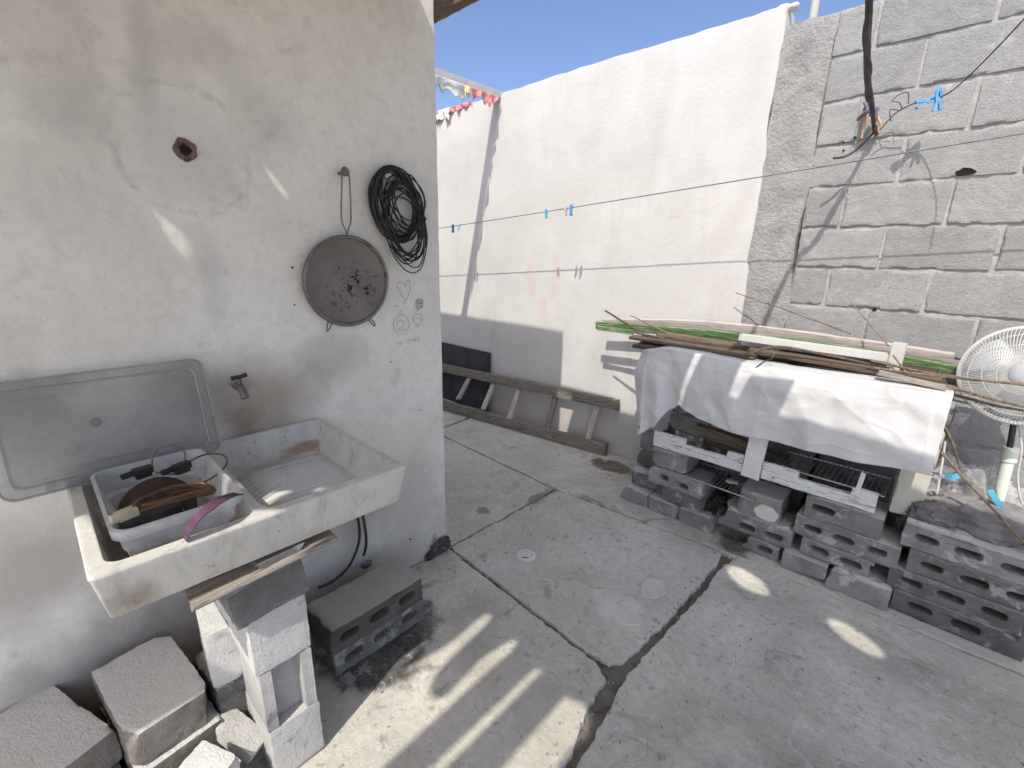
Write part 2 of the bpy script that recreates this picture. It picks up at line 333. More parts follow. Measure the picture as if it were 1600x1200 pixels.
MT['pencil'] = generic('pencil_line', (.30, .30, .295), (.38, .38, .37), 30, None, rough=.8, bump=0, vary=0)
MT['crayon'] = generic('purple_crayon', (.36, .24, .34), (.44, .33, .42), 30, None, rough=.8, bump=0, vary=0)
MT['drain'] = generic('drain_plastic', (.60, .59, .55), (.68, .67, .63), 9, (.42, .40, .36), .62, .75, 20, .6, bump=.1, coord='pos')
MT['charcoal'] = generic('charcoal', (.015, .015, .016), (.04, .038, .036), 20, (.10, .10, .10), .6, .75, 20, .9, 80, .8, .006)
MT['brick_red'] = generic('charred_brick', (.12, .045, .03), (.20, .08, .05), 12, (.03, .025, .022), .5, .65, 14, .9, 70, .6, .005)
MT['broken'] = generic('broken_dark_render', (.05, .048, .045), (.12, .115, .108), 40, (.24, .235, .22), .56, .66, 50, .95, 90, .9, .006)
MT['gravel'] = generic('gravel', (.20, .19, .18), (.32, .31, .30), 12, None, rough=.95, bs=60)

# sink concrete
s = NT('sink_concrete'); v = s.coord('pos')
col = s.mix(s.mr(s.noise(v, 4, 7, .65, .5), .3, .7), (.54, .525, .475), (.66, .645, .595))
col = s.mix(s.ma('MULTIPLY', s.mr(s.noise(v, 8, 8, .7, .6, (1, 1, .35)), .53, .70), .65), col, (.36, .35, .315))
col = s.mix(s.ma('MULTIPLY', s.mr(s.noise(v, 38, 4, .7), .60, .68), .55), col, (.20, .19, .165))
col = s.mix(s.ma('MULTIPLY', s.mr(s.noise(v, 20, 4, .7, .6, (1, 1, .3)), .5, .7), .45), col, (.42, .41, .375))
col = s.mix(s.ma('MULTIPLY', s.blob(v, (-1.64, .62, .80), (.05, .10, .03), .5, .5, 14), .8), col, (.33, .23, .14))
col = s.mix(s.ma('MULTIPLY', s.blob(v, (-1.55, .45, .80), (.12, .14, .04), .8, .4, 10), .6), col, (.33, .28, .23))
col = s.mix(s.ma('MULTIPLY', s.blob(v, (-1.30, .04, .79), (.3, .06, .06), .7, .4, 10), .7), col, (.25, .18, .12))
col = s.mix(s.ma('MULTIPLY', s.blob(v, (-1.32, .52, .81), (.24, .2, .05), .8, .3, 10), .75), col, (.76, .77, .77))
sx = s.n.new('ShaderNodeSeparateXYZ'); s.put(sx.inputs[0], v)
wv = s.ma('SINE', s.ma('MULTIPLY', s.ma('ADD', sx.outputs[0], 1.56), 2*math.pi*16/.40))
inb = s.ma('MULTIPLY', s.ma('MULTIPLY', s.mr(sx.outputs[0], -1.545, -1.535), s.mr(sx.outputs[0], -1.172, -1.182)), s.ma('MULTIPLY', s.ma('MULTIPLY', s.mr(sx.outputs[1], .37, .38), s.mr(sx.outputs[1], .625, .615)), s.mr(sx.outputs[2], .84, .83)))
col = s.mix(s.ma('MULTIPLY', s.ma('MULTIPLY', inb, s.mr(wv, .1, -.8)), s.mr(s.noise(v, 9, 4, .6), .3, .6, .25, .75)), col, (.27, .25, .225))
h = s.ma('ADD', s.noise(v, 80, 6, .7), s.ma('MULTIPLY', s.noise(v, 14, 4), 1.2))
MT['sink'] = s.done(col, .7, s.bump(h, .35, .004), spec=.35)
# strainer mesh: fine weave with worn dark holes
s = NT('strainer_mesh'); v = s.coord('raw')
col = s.mix(s.mr(s.noise(v, 7, 5), .3, .7), (.175, .155, .14), (.235, .21, .19))
b = s.blob(v, (0, .035, -.02), (.3, .13, .11), .9, .3, 12)
hole = s.ma('MULTIPLY', s.mr(s.noise(v, 42, 3, .6, .8), .565, .585), b)
col = s.mix(hole, col, (.012, .01, .01))
wv = s.ma('ADD', s.noise(v, 500, 1, .5, 0, (1, 1, .1)), s.noise(v, 500, 1, .5, 0, (1, .1, 1)))
MT['strainer'] = s.done(col, .65, s.bump(wv, .4, .002), spec=.3, metal=.25)

# ------------------------------------------------------------------ mesh helpers
class MB:
    def __init__(s): s.v = []; s.f = []
    def add(s, vs, fs):
        o = len(s.v); s.v += [tuple(p) for p in vs]; s.f += [tuple(i+o for i in q) for q in fs]; return s
    def box(s, c, d, R=None):
        vs = []
        for z in (-1, 1):
            for y in (-1, 1):
                for x in (-1, 1):
                    p = Vector((x*d[0]/2, y*d[1]/2, z*d[2]/2))
                    if R is not None: p = R @ p
                    vs.append(p+Vector(c))
        return s.add(vs, [(0, 2, 3, 1), (4, 5, 7, 6), (0, 1, 5, 4), (2, 6, 7, 3), (0, 4, 6, 2), (1, 3, 7, 5)])
    def tube(s, pts, r, n=6, closed=False, flat=None):
        pts = [Vector(p) for p in pts]; N = len(pts); vs = []; fs = []
        rr = r if isinstance(r, (list, tuple)) else [r]*N
        ref = Vector((0.31, 0.57, 0.76)); prev = None
        for i, p in enumerate(pts):
            if closed: t = pts[(i+1) % N]-pts[i-1]
            else: t = pts[min(i+1, N-1)]-pts[max(i-1, 0)]
            if t.length < 1e-9: t = Vector((0, 0, 1))
            t.normalize()
            a = (prev if prev is not None else ref); a = a - t*a.dot(t)
            if a.length < 1e-4: a = Vector((1, .2, .1)); a = a-t*a.dot(t)
            a.normalize(); b = t.cross(a); prev = a
            for k in range(n):
                th = 2*math.pi*k/n; d = a*math.cos(th)*rr[i]+b*math.sin(th)*rr[i]
                if flat is not None:
                    ax, fac = flat; ax = Vector(ax); d = d-ax*d.dot(ax)*(1-fac)
                vs.append(p+d)
        m = N if closed else N-1
        for i in range(m):
            for k in range(n):
                a0 = i*n+k; a1 = i*n+(k+1) % n; j = ((i+1) % N)*n
                fs.append((a0, a1, j+(k+1) % n, j+k))
        if not closed:
            fs.append(tuple(reversed(range(n)))); fs.append(tuple((N-1)*n+k for k in range(n)))
        return s.add(vs, fs)
    def lathe(s, prof, n=32, Mx=None):
        """prof: (radius, height) pairs turned round z"""
        vs = []; fs = []
        for r, z in prof:
            for k in range(n):
                th = 2*math.pi*k/n; p = Vector((r*math.cos(th), r*math.sin(th), z))
                vs.append(Mx @ p if Mx else p)
        for i in range(len(prof)-1):
            for k in range(n):
                fs.append((i*n+k, i*n+(k+1) % n, (i+1)*n+(k+1) % n, (i+1)*n+k))
        return s.add(vs, fs)
    def rings(s, rings, cap0=False, cap1=False):
        n = len(rings[0]); vs = [p for r in rings for p in r]; fs = []
        for i in range(len(rings)-1):
            for k in range(n):
                fs.append((i*n+k, i*n+(k+1) % n, (i+1)*n+(k+1) % n, (i+1)*n+k))
        if cap0: fs.append(tuple(reversed(range(n))))
        if cap1: fs.append(tuple((len(rings)-1)*n+k for k in range(n)))
        return s.add(vs, fs)
    def grid(s, nu, nv, fn):
        vs = [fn(i/nu, j/nv) for j in range(nv+1) for i in range(nu+1)]
        fs = [(j*(nu+1)+i, j*(nu+1)+i+1, (j+1)*(nu+1)+i+1, (j+1)*(nu+1)+i) for j in range(nv) for i in range(nu)]
        return s.add(vs, fs)
    def mesh(s, name, mat, smooth=True, angle=40):
        me = bpy.data.meshes.new(name); me.from_pydata(s.v, [], s.f); me.update()
        fin(me, mat, smooth, angle); return me
    def build(s, name, mat, parent=None, smooth=True, angle=40, loc=None):
        return link(name, s.mesh(name, mat, smooth, angle), parent, loc)
def fin(me, mat, smooth=True, angle=40):
    bm = bmesh.new(); bm.from_mesh(me); bmesh.ops.recalc_face_normals(bm, faces=bm.faces)
    if smooth:
        for f in bm.faces: f.smooth = True
        for e in bm.edges:
            if len(e.link_faces) == 2 and e.calc_face_angle(0) > math.radians(angle): e.smooth = False
    bm.to_mesh(me); bm.free()
    me.materials.clear(); me.materials.append(MT[mat])
def link(name, me, parent=None, loc=None, rot=None):
    o = bpy.data.objects.new(name, me); COL.objects.link(o)
    if loc is not None: o.location = loc
    if rot is not None: o.rotation_euler = rot
    if parent is not None: o.parent = parent
    return o
def tag(o, label, cat, group=None):
    o['label'] = label; o['category'] = cat
    if group: o['group'] = group
    return o
def thing(name, label, cat, group=None, loc=(0, 0, 0), rot=None):
    o = bpy.data.objects.new(name, None); COL.objects.link(o); o.location = loc; o.empty_display_size = .05
    if rot is not None: o.rotation_euler = rot
    return tag(o, label, cat, group)
def nz(p, sc=1.0, seed=0): return mnoise.noise(Vector(p)*sc+Vector((seed*7.31, seed*3.17, seed*5.73)))

def rough_box(d, res, r=.008, chip=.03, amp=.002, seed=0, fr=9.0, cuts=0, cutd=(.012, .04)):
    """box with worn edges: corners rounded by an uneven radius, faces slightly uneven"""
    h = [x/2 for x in d]; n = [max(2, int(round(x/res))) for x in d]
    idx = {}; vs = []; fs = []
    def vid(i, j, k):
        q = (i, j, k)
        if q not in idx: idx[q] = len(vs); vs.append([-h[0]+d[0]*i/n[0], -h[1]+d[1]*j/n[1], -h[2]+d[2]*k/n[2]])
        return idx[q]
    for k in (0, n[2]):
        for i in range(n[0]):
            for j in range(n[1]): fs.append((vid(i, j, k), vid(i+1, j, k), vid(i+1, j+1, k), vid(i, j+1, k)))
    for j in (0, n[1]):
        for i in range(n[0]):
            for k in range(n[2]): fs.append((vid(i, j, k), vid(i+1, j, k), vid(i+1, j, k+1), vid(i, j, k+1)))
    for i in (0, n[0]):
        for j in range(n[1]):
            for k in range(n[2]): fs.append((vid(i, j, k), vid(i, j+1, k), vid(i, j+1, k+1), vid(i, j, k+1)))
    out = []
    mn = min(h)*.95
    for p in vs:
        c = max(0.0, nz(p, fr, seed)*.7+nz(p, fr*2.7, seed+3)*.4)
        rad = min(mn, r+chip*c)
        q = Vector([max(-(h[a]-rad), min(h[a]-rad, p[a])) for a in range(3)])
        w = Vector(p)-q
        if w.length > 1e-9:
            w = w.normalized(); w *= rad
        e = amp*(nz(p, fr*4, seed+9)+.6*nz(p, fr*10, seed+5))
        out.append(q+w+(w.normalized()*e if w.length > 0 else Vector()))
    rg = random.Random(seed*13+1)
    for c in range(cuts):
        sg = [rg.choice((-1, 1)) for _ in range(3)]; w = [rg.uniform(.25, 1) for _ in range(3)]
        if rg.random() < .6: w[rg.randrange(3)] *= .12
        n = Vector([a*b for a, b in zip(sg, w)]).normalized()
        off = sum(abs(n[a])*h[a] for a in range(3))-rg.uniform(*cutd)
        for i, p in enumerate(out):
            e = n.dot(p)-off
            if e > 0: out[i] = p-n*(e+.0045*(nz(p, 32, seed+c)+.6*nz(p, 90, seed+c+5)))
    m = MB(); m.add(out, fs); return m

def blobby(d, seed, fr=6, amp=.35, n=40):
    bm = bmesh.new(); bmesh.ops.create_icosphere(bm, subdivisions=5 if n > 30 else 4, radius=1)
    for v in bm.verts:
        p = v.co.copy(); k = 1+amp*(nz(p, fr*.3, seed)+.5*nz(p, fr*.8, seed+1)+.28*nz(p, fr*2, seed+2)+.12*nz(p, fr*5, seed+3)); v.co = Vector((p.x*d[0]*k, p.y*d[1]*k, p.z*d[2]*k))
    me = bpy.data.meshes.new('blob'); bm.to_mesh(me); bm.free(); return me
def shape_mesh(name, outer, holes, depth, bevel, mat, Mx=None, smooth=True):
    """flat outline with openings, given a thickness (local z, centred)"""
    cu = bpy.data.curves.new(name, 'CURVE'); cu.dimensions = '2D'; cu.fill_mode = 'BOTH'
    cu.extrude = depth/2-bevel; cu.bevel_depth = bevel; cu.offset = -bevel; cu.bevel_resolution = 1
    for poly in [outer]+holes:
        sp = cu.splines.new('POLY'); sp.points.add(len(poly)-1); sp.use_cyclic_u = True
        for q, p in zip(sp.points, poly): q.co = (p[0], p[1], 0, 1)
    ob = bpy.data.objects.new(name, cu); COL.objects.link(ob)
    dg = bpy.context.evaluated_depsgraph_get()
    me = bpy.data.meshes.new_from_object(ob.evaluated_get(dg)); me.name = name
    bpy.data.objects.remove(ob); bpy.data.curves.remove(cu)
    if Mx is not None: me.transform(Mx)
    fin(me, mat, smooth, 35); return me
def wobble(poly, step, amp, seed, closed=True):
    out = []; n = len(poly)
    for i in range(n if closed else n-1):
        a = Vector((*poly[i][:2], 0)); b = Vector((*poly[(i+1) % n][:2], 0)); L = (b-a).length
        k = max(1, int(L/step)); t = (b-a).normalized() if L > 0 else Vector((1, 0, 0)); nn = Vector((-t.y, t.x, 0))
        for j in range(k):
            p = a.lerp(b, j/k); p = p+nn*amp*(.7*nz(p, 6, seed)+.8*nz(p, 22, seed+2)+.75*nz(p, 60, seed+4)); out.append((p.x, p.y))
    return out
def smooth_path(pts, n=8, closed=False):
    P = [Vector(p) for p in pts]; N = len(P); out = []
    for i in range(N if closed else N-1):
        p0 = P[(i-1) % N] if closed or i > 0 else P[0]; p1 = P[i]; p2 = P[(i+1) % N]
        p3 = P[(i+2) % N] if closed or i+2 < N else P[-1]
        for j in range(n):
            t = j/n
            out.append(.5*((2*p1)+(p2-p0)*t+(2*p0-5*p1+4*p2-p3)*t*t+(3*p1-p0-3*p2+p3)*t**3))
    if not closed: out.append(P[-1])
    return out
def plank(pts, w, t, up=(0, 0, 1), seed=0, amp=.002, n=10, ends=.006):
    """board along a path: w measured along up, t across; local origin at the middle, x along it"""
    pts = [Vector(p) for p in pts]
    if len(pts) == 2: pts = [pts[0].lerp(pts[1], i/n) for i in range(n+1)]
    else: pts = smooth_path(pts, max(2, n//(len(pts)-1)))
    c = pts[len(pts)//2].copy(); ax = (pts[-1]-pts[0]).normalized()
    u = Vector(up); u = (u-ax*u.dot(ax)).normalized(); s_ = u.cross(ax)
    Rm = Matrix((ax, s_, u)).transposed()
    rings = []
    for i, p in enumerate(pts):
        q = Rm.transposed() @ (p-c); ring = []
        prof = [(-1, -1), (-.94, -1.0), (-.3, -1), (.3, -1), (.94, -1.0), (1, -1), (1, -.8), (1, 0), (1, .8), (1, 1), (.94, 1), (.3, 1), (-.3, 1), (-.94, 1), (-1, 1), (-1, .8), (-1, 0), (-1, -.8)]
        for a, b in prof:
            e = amp*(nz((q.x*6, a*2+seed, b*2), 1, seed)+.5*nz((q.x*30, a*3, b*3), 1, seed+3))
            k = .94 if abs(a) > .93 and abs(b) > .93 else 1
            xo = (ends*nz((a*3, b*3, seed), 1, seed+i) if i in (0, len(pts)-1) else 0)
            ring.append(Vector((q.x+xo, q.y+a*k*t/2+e, q.z+b*k*w/2+e)))
        rings.append(ring)
    m = MB(); m.rings(rings, True, True); return m, c, Rm.to_euler()
def put_plank(name, mat, pts, w, t, up=(0, 0, 1), parent=None, **kw):
    m, c, e = plank(pts, w, t, up, **kw); o = m.build(name, mat, parent, True, 35); o.location = c; o.rotation_euler = e; return o
def local(o, p): return Vector(p)-Vector(o.location)

# ================================================================== SETTING
g = MB(); g.grid(20, 20, lambda u, v: ((u-.5)*400, (v-.5)*400, -.07)); gr = g.build('ground', 'ground'); gr['kind'] = 'structure'
fb = MB(); fb.grid(60, 60, lambda u, v: (-5+u*9, -4+v*7.4, -.022+.008*nz((u*40, v*40, 0), 1, 1)))
floor = fb.build('floor', 'dirt'); floor['kind'] = 'structure'
J = {k: onz(*q) for k, q in dict(corner=(706, 860), a=(945, 1050), b=(1137, 868), c=(697, 684), d=(872, 764)).items()}
slabs = [
    # near left, running under the sink
    [(-1.72, -3.9), (-.57, -3.9), (-.555, .2), (-.60, .93), (-.655, 1.10), (-.672, 1.225), (-.74, 1.262), (-1.70, 1.318), (-1.72, 1.25)],
    # middle slab with the drain
    [(-1.698, 1.335), (-.80, 1.287), (-.70, 1.30), (-.664, 1.36), (-.652, 1.55), (-.638, 1.9), (-.638, 2.22), (-.655, 2.322), (-1.70, 2.222)],
    # right-hand slab
    [(-.54, -3.9), (3.8, -3.9), (3.8, 2.36), (.6, 2.36), (-.585, 2.335), (-.606, 2.2), (-.606, 1.9), (-.618, 1.6), (-.626, 1.36), (-.615, 1.25), (-.585, 1.05), (-.560, .8)],
    # passage slab beside the house
    [(-4.9, 1.0), (-1.72, 1.30), (-1.71, 1.35), (-1.712, 2.22), (-4.9, 2.09)],
    # strip along the boundary wall
    [(-3.12, 2.262), (-1.71, 2.236), (-.66, 2.336), (.6, 2.374), (3.8, 2.374), (3.8, 3.1), (-3.17, 3.1)],
    [(-4.9, 2.11), (-3.15, 2.262), (-3.2, 3.1), (-4.9, 3.1)],
]
# passage slab boundary follows the long joint
slabs[3] = [(-4.9, 1.0), (-1.72, 1.30), (-1.71, 1.35), (-1.708, 2.218), (-2.93, 2.262), (-4.9, 2.33)]
slabs[4] = [(-3.09, 2.285), (-2.93, 2.278), (-1.70, 2.234), (-.66, 2.336), (.6, 2.374), (3.8, 2.374), (3.8, 3.1), (-3.20, 3.1)]
slabs[5] = [(-4.9, 2.345), (-3.13, 2.292), (-3.24, 3.1), (-4.9, 3.1)]
for i, poly in enumerate(slabs):
    q = wobble(poly, .014, .010, i)
    me = shape_mesh('slab', q, [], .06, .004, 'floor', Matrix.Translation((0, 0, -.03)))
    link('slab', me, floor)
for i, (px, r) in enumerate([((966, 948), (.13, .09)), ((1022, 919), (.055, .085))]):
    c = onz(*px); q = [(c.x+r[0]*math.cos(a)*(1+.18*nz((math.cos(a), math.sin(a), i), 2, i)), c.y+r[1]*math.sin(a)*(1+.18*nz((math.cos(a), math.sin(a), i), 3, i+4))) for a in [k*2*math.pi/40 for k in range(40)]]
    link('mortar_patch', shape_mesh('mortar_patch', q, [], .006, .002, 'patch', Matrix.Translation((0, 0, .002))), floor)

# ---- house on the left
house = thing('house', 'house corner with a dirty grey-white plastered wall behind the sink', 'house', loc=(-1.7, 1.31, 0))
hm = rough_box((3.4, 6.0, 3.29), .075, .012, .02, .0035, 3, 2.2)
hw = hm.build('wall', 'house_plaster', house, True, 60); hw.location = (-1.7, -3.0, 1.645)
p = onx(290, 234)
def ring_pts(c, ry, rz, n, wob, seed, x):
    return [Vector((x, c.y+ry*math.cos(a)*(1+wob*nz((math.cos(a)*2, math.sin(a)*2, seed), 1, seed)), c.z+rz*math.sin(a)*(1+wob*nz((math.cos(a)*2, math.sin(a)*2, seed+4), 1, seed)))) for a in [2*math.pi*k/n for k in range(n)]]
m = MB(); m.rings([ring_pts(p, .031, .033, 28, .16, 1, -1.703), ring_pts(p, .027, .029, 28, .2, 1, -1.6935), ring_pts(p, .020, .019, 28, .4, 3, -1.6925), ring_pts(p, .013, .013, 28, .3, 5, -1.699)])
o = m.build('pipe_hole_collar', 'brown_plaster', house); o.location = -Vector(house.location)
m = MB(); m.rings([ring_pts(p, .014, .014, 28, .3, 5, -1.6975), ring_pts(p, .004, .004, 28, .1, 5, -1.6985)], False, True)
o = m.build('pipe_hole', 'dark_hole', house); o.location = -Vector(house.location)
# broken plaster at the foot of the corner
me = blobby((.010, .055, .05), 14, 9, .5); fin(me, 'broken', True, 40); o = link('broken_plaster', me, house, Vector((-1.695, 1.262, .035))-Vector(house.location))
me = blobby((.010, .03, .03), 17, 9, .5); fin(me, 'broken', True, 40); o = link('broken_plaster', me, house, Vector((-1.693, 1.20, .018))-Vector(house.location))
# children's pencil marks
def marks(name, mat, strokes, r):
    m = MB()
    for st in strokes:
        pts = smooth_path([Vector((-1.6935, *onx(600+x*.11669, 420+y*.11669, -1.694)[1:])) for x, y in st], 5)
        m.tube(pts, r*.72, 5, flat=((1, 0, 0), .25))
    o = m.build(name, mat, house); o.location = -Vector(house.location); return o
marks('crayon_heart', 'crayon', [[(285, 250), (250, 190), (200, 180), (175, 220), (200, 290), (290, 415), (340, 310), (348, 190), (335, 145), (300, 180), (290, 240)], [(285, 420), (258, 490)]], .0016)
marks('pencil_face', 'pencil', [[(250, 545), (215, 575), (212, 625)], [(180, 635), (140, 680), (125, 750), (140, 820), (180, 850), (195, 840)], [(210, 625), (260, 618), (305, 650), (335, 740), (320, 800), (290, 820)], [(175, 760), (180, 705), (260, 700), (265, 760)], [(195, 795), (230, 815), (270, 800)], [(225, 775), (245, 772)]], .0016)
marks('pencil_face', 'pencil', [[(385, 700), (390, 640), (420, 605), (450, 620), (490, 600), (515, 640), (520, 695)], [(395, 680), (430, 665), (490, 670), (515, 680)], [(400, 690), (420, 735), (450, 770), (480, 735), (500, 690)], [(440, 735), (462, 730)], [(445, 770), (455, 780)]], .0014)
marks('pencil_scribble', 'pencil', [[(435, 420), (505, 410), (515, 450), (440, 440), (445, 470), (515, 470), (500, 510), (440, 490), (450, 540), (460, 560)], [(470, 520), (490, 530), (515, 480), (440, 425)]], .0032)
for wr in [[(165, 1015), (200, 990), (260, 990)], [(215, 1000), (240, 1030)], [(295, 940), (310, 980), (340, 965), (375, 945)], [(395, 950), (430, 940), (400, 965), (440, 960)], [(450, 905), (462, 990)], [(300, 875), (325, 870)], [(405, 860), (425, 850)], [(110, 495), (150, 500), (200, 492)]]: marks('pencil_writing', 'pencil', [wr], .0015)
# small holes and chips in the plaster
m = MB()
for px, py, r in ((456, 418, .0035), (459, 476, .003), (470, 400, .002), (655, 640, .0035), (640, 842, .005), (610, 565, .003)):
    c = onx(px, py); m.rings([ring_pts(c, r, r, 9, .5, px, -1.6945), ring_pts(c, r*.2, r*.2, 9, .2, px, -1.6935)], False, True)
o = m.build('plaster_nicks', 'dark_hole', house); o.location = -Vector(house.location); o['kind'] = 'stuff'

# ---- white boundary wall
ww = thing('boundary_wall', 'tall white plastered boundary wall behind the wooden ladder', 'wall', loc=(-4.0, 3.1, 0))
wm = rough_box((7.2, .17, 2.77), .055, .008, .02, .0035, 8, 3.0)
for i, q in enumerate(wm.v):
    x, y, z = q
    if x > 3.4:       # ragged plaster edge against the raw column
        x = x-.03*max(0, nz((0, y*3, z*3), 1.3, 2))+.012*nz((0, y*5, z*14), 1, 4)
    if z > 1.3: z += .012*nz((x*1.7, 0, 0), 1, 6)+.006*nz((x*9, y*9, 0), 1, 7)
    wm.v[i] = (x, y, z)
o = wm.build('wall', 'white_plaster', ww, True, 60); o.location = Vector((-.55-4.0+.0, 3.09, 1.385))-Vector(ww.location)
for px, rr in (((955, 93), .035), ((1226, 8), .036), ((1238, 22), .028)):
    c = ony(*px, 3.06); m = rough_box((rr*2, rr*1.8, rr*1.1), .012, .02, .05, .005, int(rr*997), 14)
    o = m.build('cement_lump', 'white_plaster', ww, True, 60); o.location = Vector((c.x, 3.06, 2.768))-Vector(ww.location)

# ---- raw column and block wall
colm = rough_box((.255, .2, 2.68), .03, .012, .03, .006, 12, 6.0)
for i, q in enumerate(colm.v): colm.v[i] = (q[0]+.012*nz((0, 0, q[2]*5), 1, 3)+(0.02 if q[0] > 0 else 0)*nz((0, 0, q[2]*3), 1, 8), q[1]+.006*nz((q[0]*9, 0, q[2]*9), 1, 1), q[2]+(.02*nz((q[0]*9, q[1]*9, 0), 1, 5) if q[2] > 1.2 else 0))
o = colm.build('concrete_column', 'render_rough'); o.location = (-.838, 3.112, 1.34)
tag(o, 'rough grey cement column between the white wall and the block wall', 'column')
bw = thing('block_wall', 'unpainted grey concrete block wall at the right', 'wall', loc=(1.0, 3.1, 0))
def mortar_fn(u, v):
    x = -.715+u*4.3; z = v*2.675
    return (x-1.0, 3.0275-3.1+.0055*nz((x*9, 0, z*9), 1, 2)+.006*nz((x*34, 0, z*34), 1, 5), z)
m = MB(); m.grid(220, 130, mortar_fn)
m.box((1.44-1.0, .045, 1.336), (4.3, .10, 2.67)); m.build('mortar', 'mortar', bw, True, 80)
bvar = []
for k in range(5):
    q = rough_box((.395, .05, .188), .0125, .004, .014, .0018, 40+k, 11); bvar.append(q.mesh('block', 'wall_block', True, 70))
hvar = {}
rng = random.Random(4)
Z0 = .046
for c in range(14):
    z0 = Z0+.2022*(c-1); off = -.345 if c % 2 == 0 else -.135
    zc = z0+.101
    if zc+.09 > 2.70 or zc < -.02: continue
    xs = [off+.4105*k for k in range(-2, 10)]
    for xa in xs:
        xb = xa+.4105
        if xb < -.66 or xa > 3.2: continue
        a = max(xa+.007, -.712); b = xb-.007
        L = b-a
        if L < .04: continue
        if abs(L-.3965) < .004: me = bvar[rng.randrange(5)]
        else:
            key = round(L, 3)
            if key not in hvar: hvar[key] = rough_box((L, .05, .188), .0125, .004, .014, .0018, 60+c, 11).mesh('block', 'wall_block', True, 70)
            me = hvar[key]
        o = link('block', me, bw); o.location = ((a+b)/2-1.0+rng.uniform(-.002, .002), 3.043-3.1+rng.uniform(-.003, .003), zc)
        o.rotation_euler = (rng.choice((0, math.pi)), 0, rng.choice((0, math.pi)))
def nick(px, r, par, seed, Y=3.0145, mat='dark_hole'):
    c = ony(*px, Y); a_ = [2*math.pi*k/18 for k in range(18)]
    rg = lambda f, y: [Vector((c.x+r[0]*f*math.cos(t)*(1+.45*nz((math.cos(t), math.sin(t), seed), 2, seed)), y, c.z+r[1]*f*math.sin(t)*(1+.4*nz((math.cos(t), math.sin(t), seed+3), 2, seed)))) for t in a_]
    m = MB(); m.rings([rg(1.1, Y+.008), rg(1, Y), rg(.7, Y+.002)], False, True)
    o = m.build('hole', mat, par, True, 60); o.location = -Vector(par.location); return o
for px, r, sd in (((1509, 268), (.032, .016), 1), ((1322, 208), (.009, .007), 2), ((1334, 215), (.010, .005), 3), ((1318, 222), (.005, .004), 4), ((1318, 235), (.005, .004), 5), ((1353, 170), (.010, .022), 6), ((1366, 484), (.008, .006), 7)):
    nick(px, r, bw, sd)
# pole behind the wall
m = MB(); m.tube([(0, 0, 0), (0, 0, 3.6)], .022, 14); o = m.build('metal_pole', 'white_metal'); o.location = (-.905, 3.30, -.06)
tag(o, 'thin pale metal pole rising behind the top of the column', 'pole')

# ---- beam over the passage with torn cloth
bm_ = rough_box((.075, 1.74, .055), .03, .005, .006, .001, 3, 9); o = bm_.build('passage_beam', 'white_metal'); o.location = (-3.085, 2.15, 2.757)
tag(o, 'white beam spanning the passage from house to white wall', 'beam')
def tatter(parent, mat, A, B, drop, seed, nrm, n=26, name='cloth'):
    A = Vector(A); B = Vector(B); nrm = Vector(nrm)
    def fn(u, v):
        dl = drop*(.55+.75*abs(nz((u*3.1, seed, 0), 1, seed))+.5*nz((u*14, seed, 1), 1, seed)+.22*nz((u*40, 0, seed), 1, 2))
        p = A.lerp(B, u)+Vector((0, 0, -dl*v)); return p+nrm*(.018*math.sin(u*19+seed)*v+.02*nz((u*6, v*3, seed), 1, 1)*v)
    m = MB(); m.grid(n*2, 10, fn); o = m.build(name, mat, parent, True, 80); o.location = -Vector(parent.location)
    sm = o.modifiers.new('thick', 'SOLIDIFY'); sm.thickness = .002; return o
tb = thing('torn_banner', 'torn white, yellow and red cloth hanging from the passage beam', 'cloth', loc=(-3.05, 2.6, 2.73))
tatter(tb, 'cloth_red', (-3.045, 2.96, 2.735), (-3.045, 2.66, 2.735), .085, 2, (1, 0, 0))
tatter(tb, 'cloth_yellow', (-3.044, 2.665, 2.735), (-3.044, 2.61, 2.735), .08, 3, (1, 0, 0), 8)
tatter(tb, 'cloth_white', (-3.043, 2.615, 2.735), (-3.043, 1.9, 2.735), .12, 5, (1, 0, 0), 40)
tb2 = thing('torn_cloth', 'torn white and red cloth draped over the wall top beyond the beam', 'cloth', loc=(-3.7, 3.0, 2.76))
tatter(tb2, 'cloth_red', (-3.72, 2.992, 2.775), (-3.4, 2.992, 2.775), .05, 6, (0, -1, 0))
tatter(tb2, 'cloth_white', (-4.1, 2.990, 2.78), (-3.7, 2.990, 2.78), .16, 9, (0, -1, 0))
tatter(tb2, 'cloth_red', (-4.0, 2.982, 2.74), (-3.86, 2.982, 2.78), .12, 11, (0, -1, 0), 10)

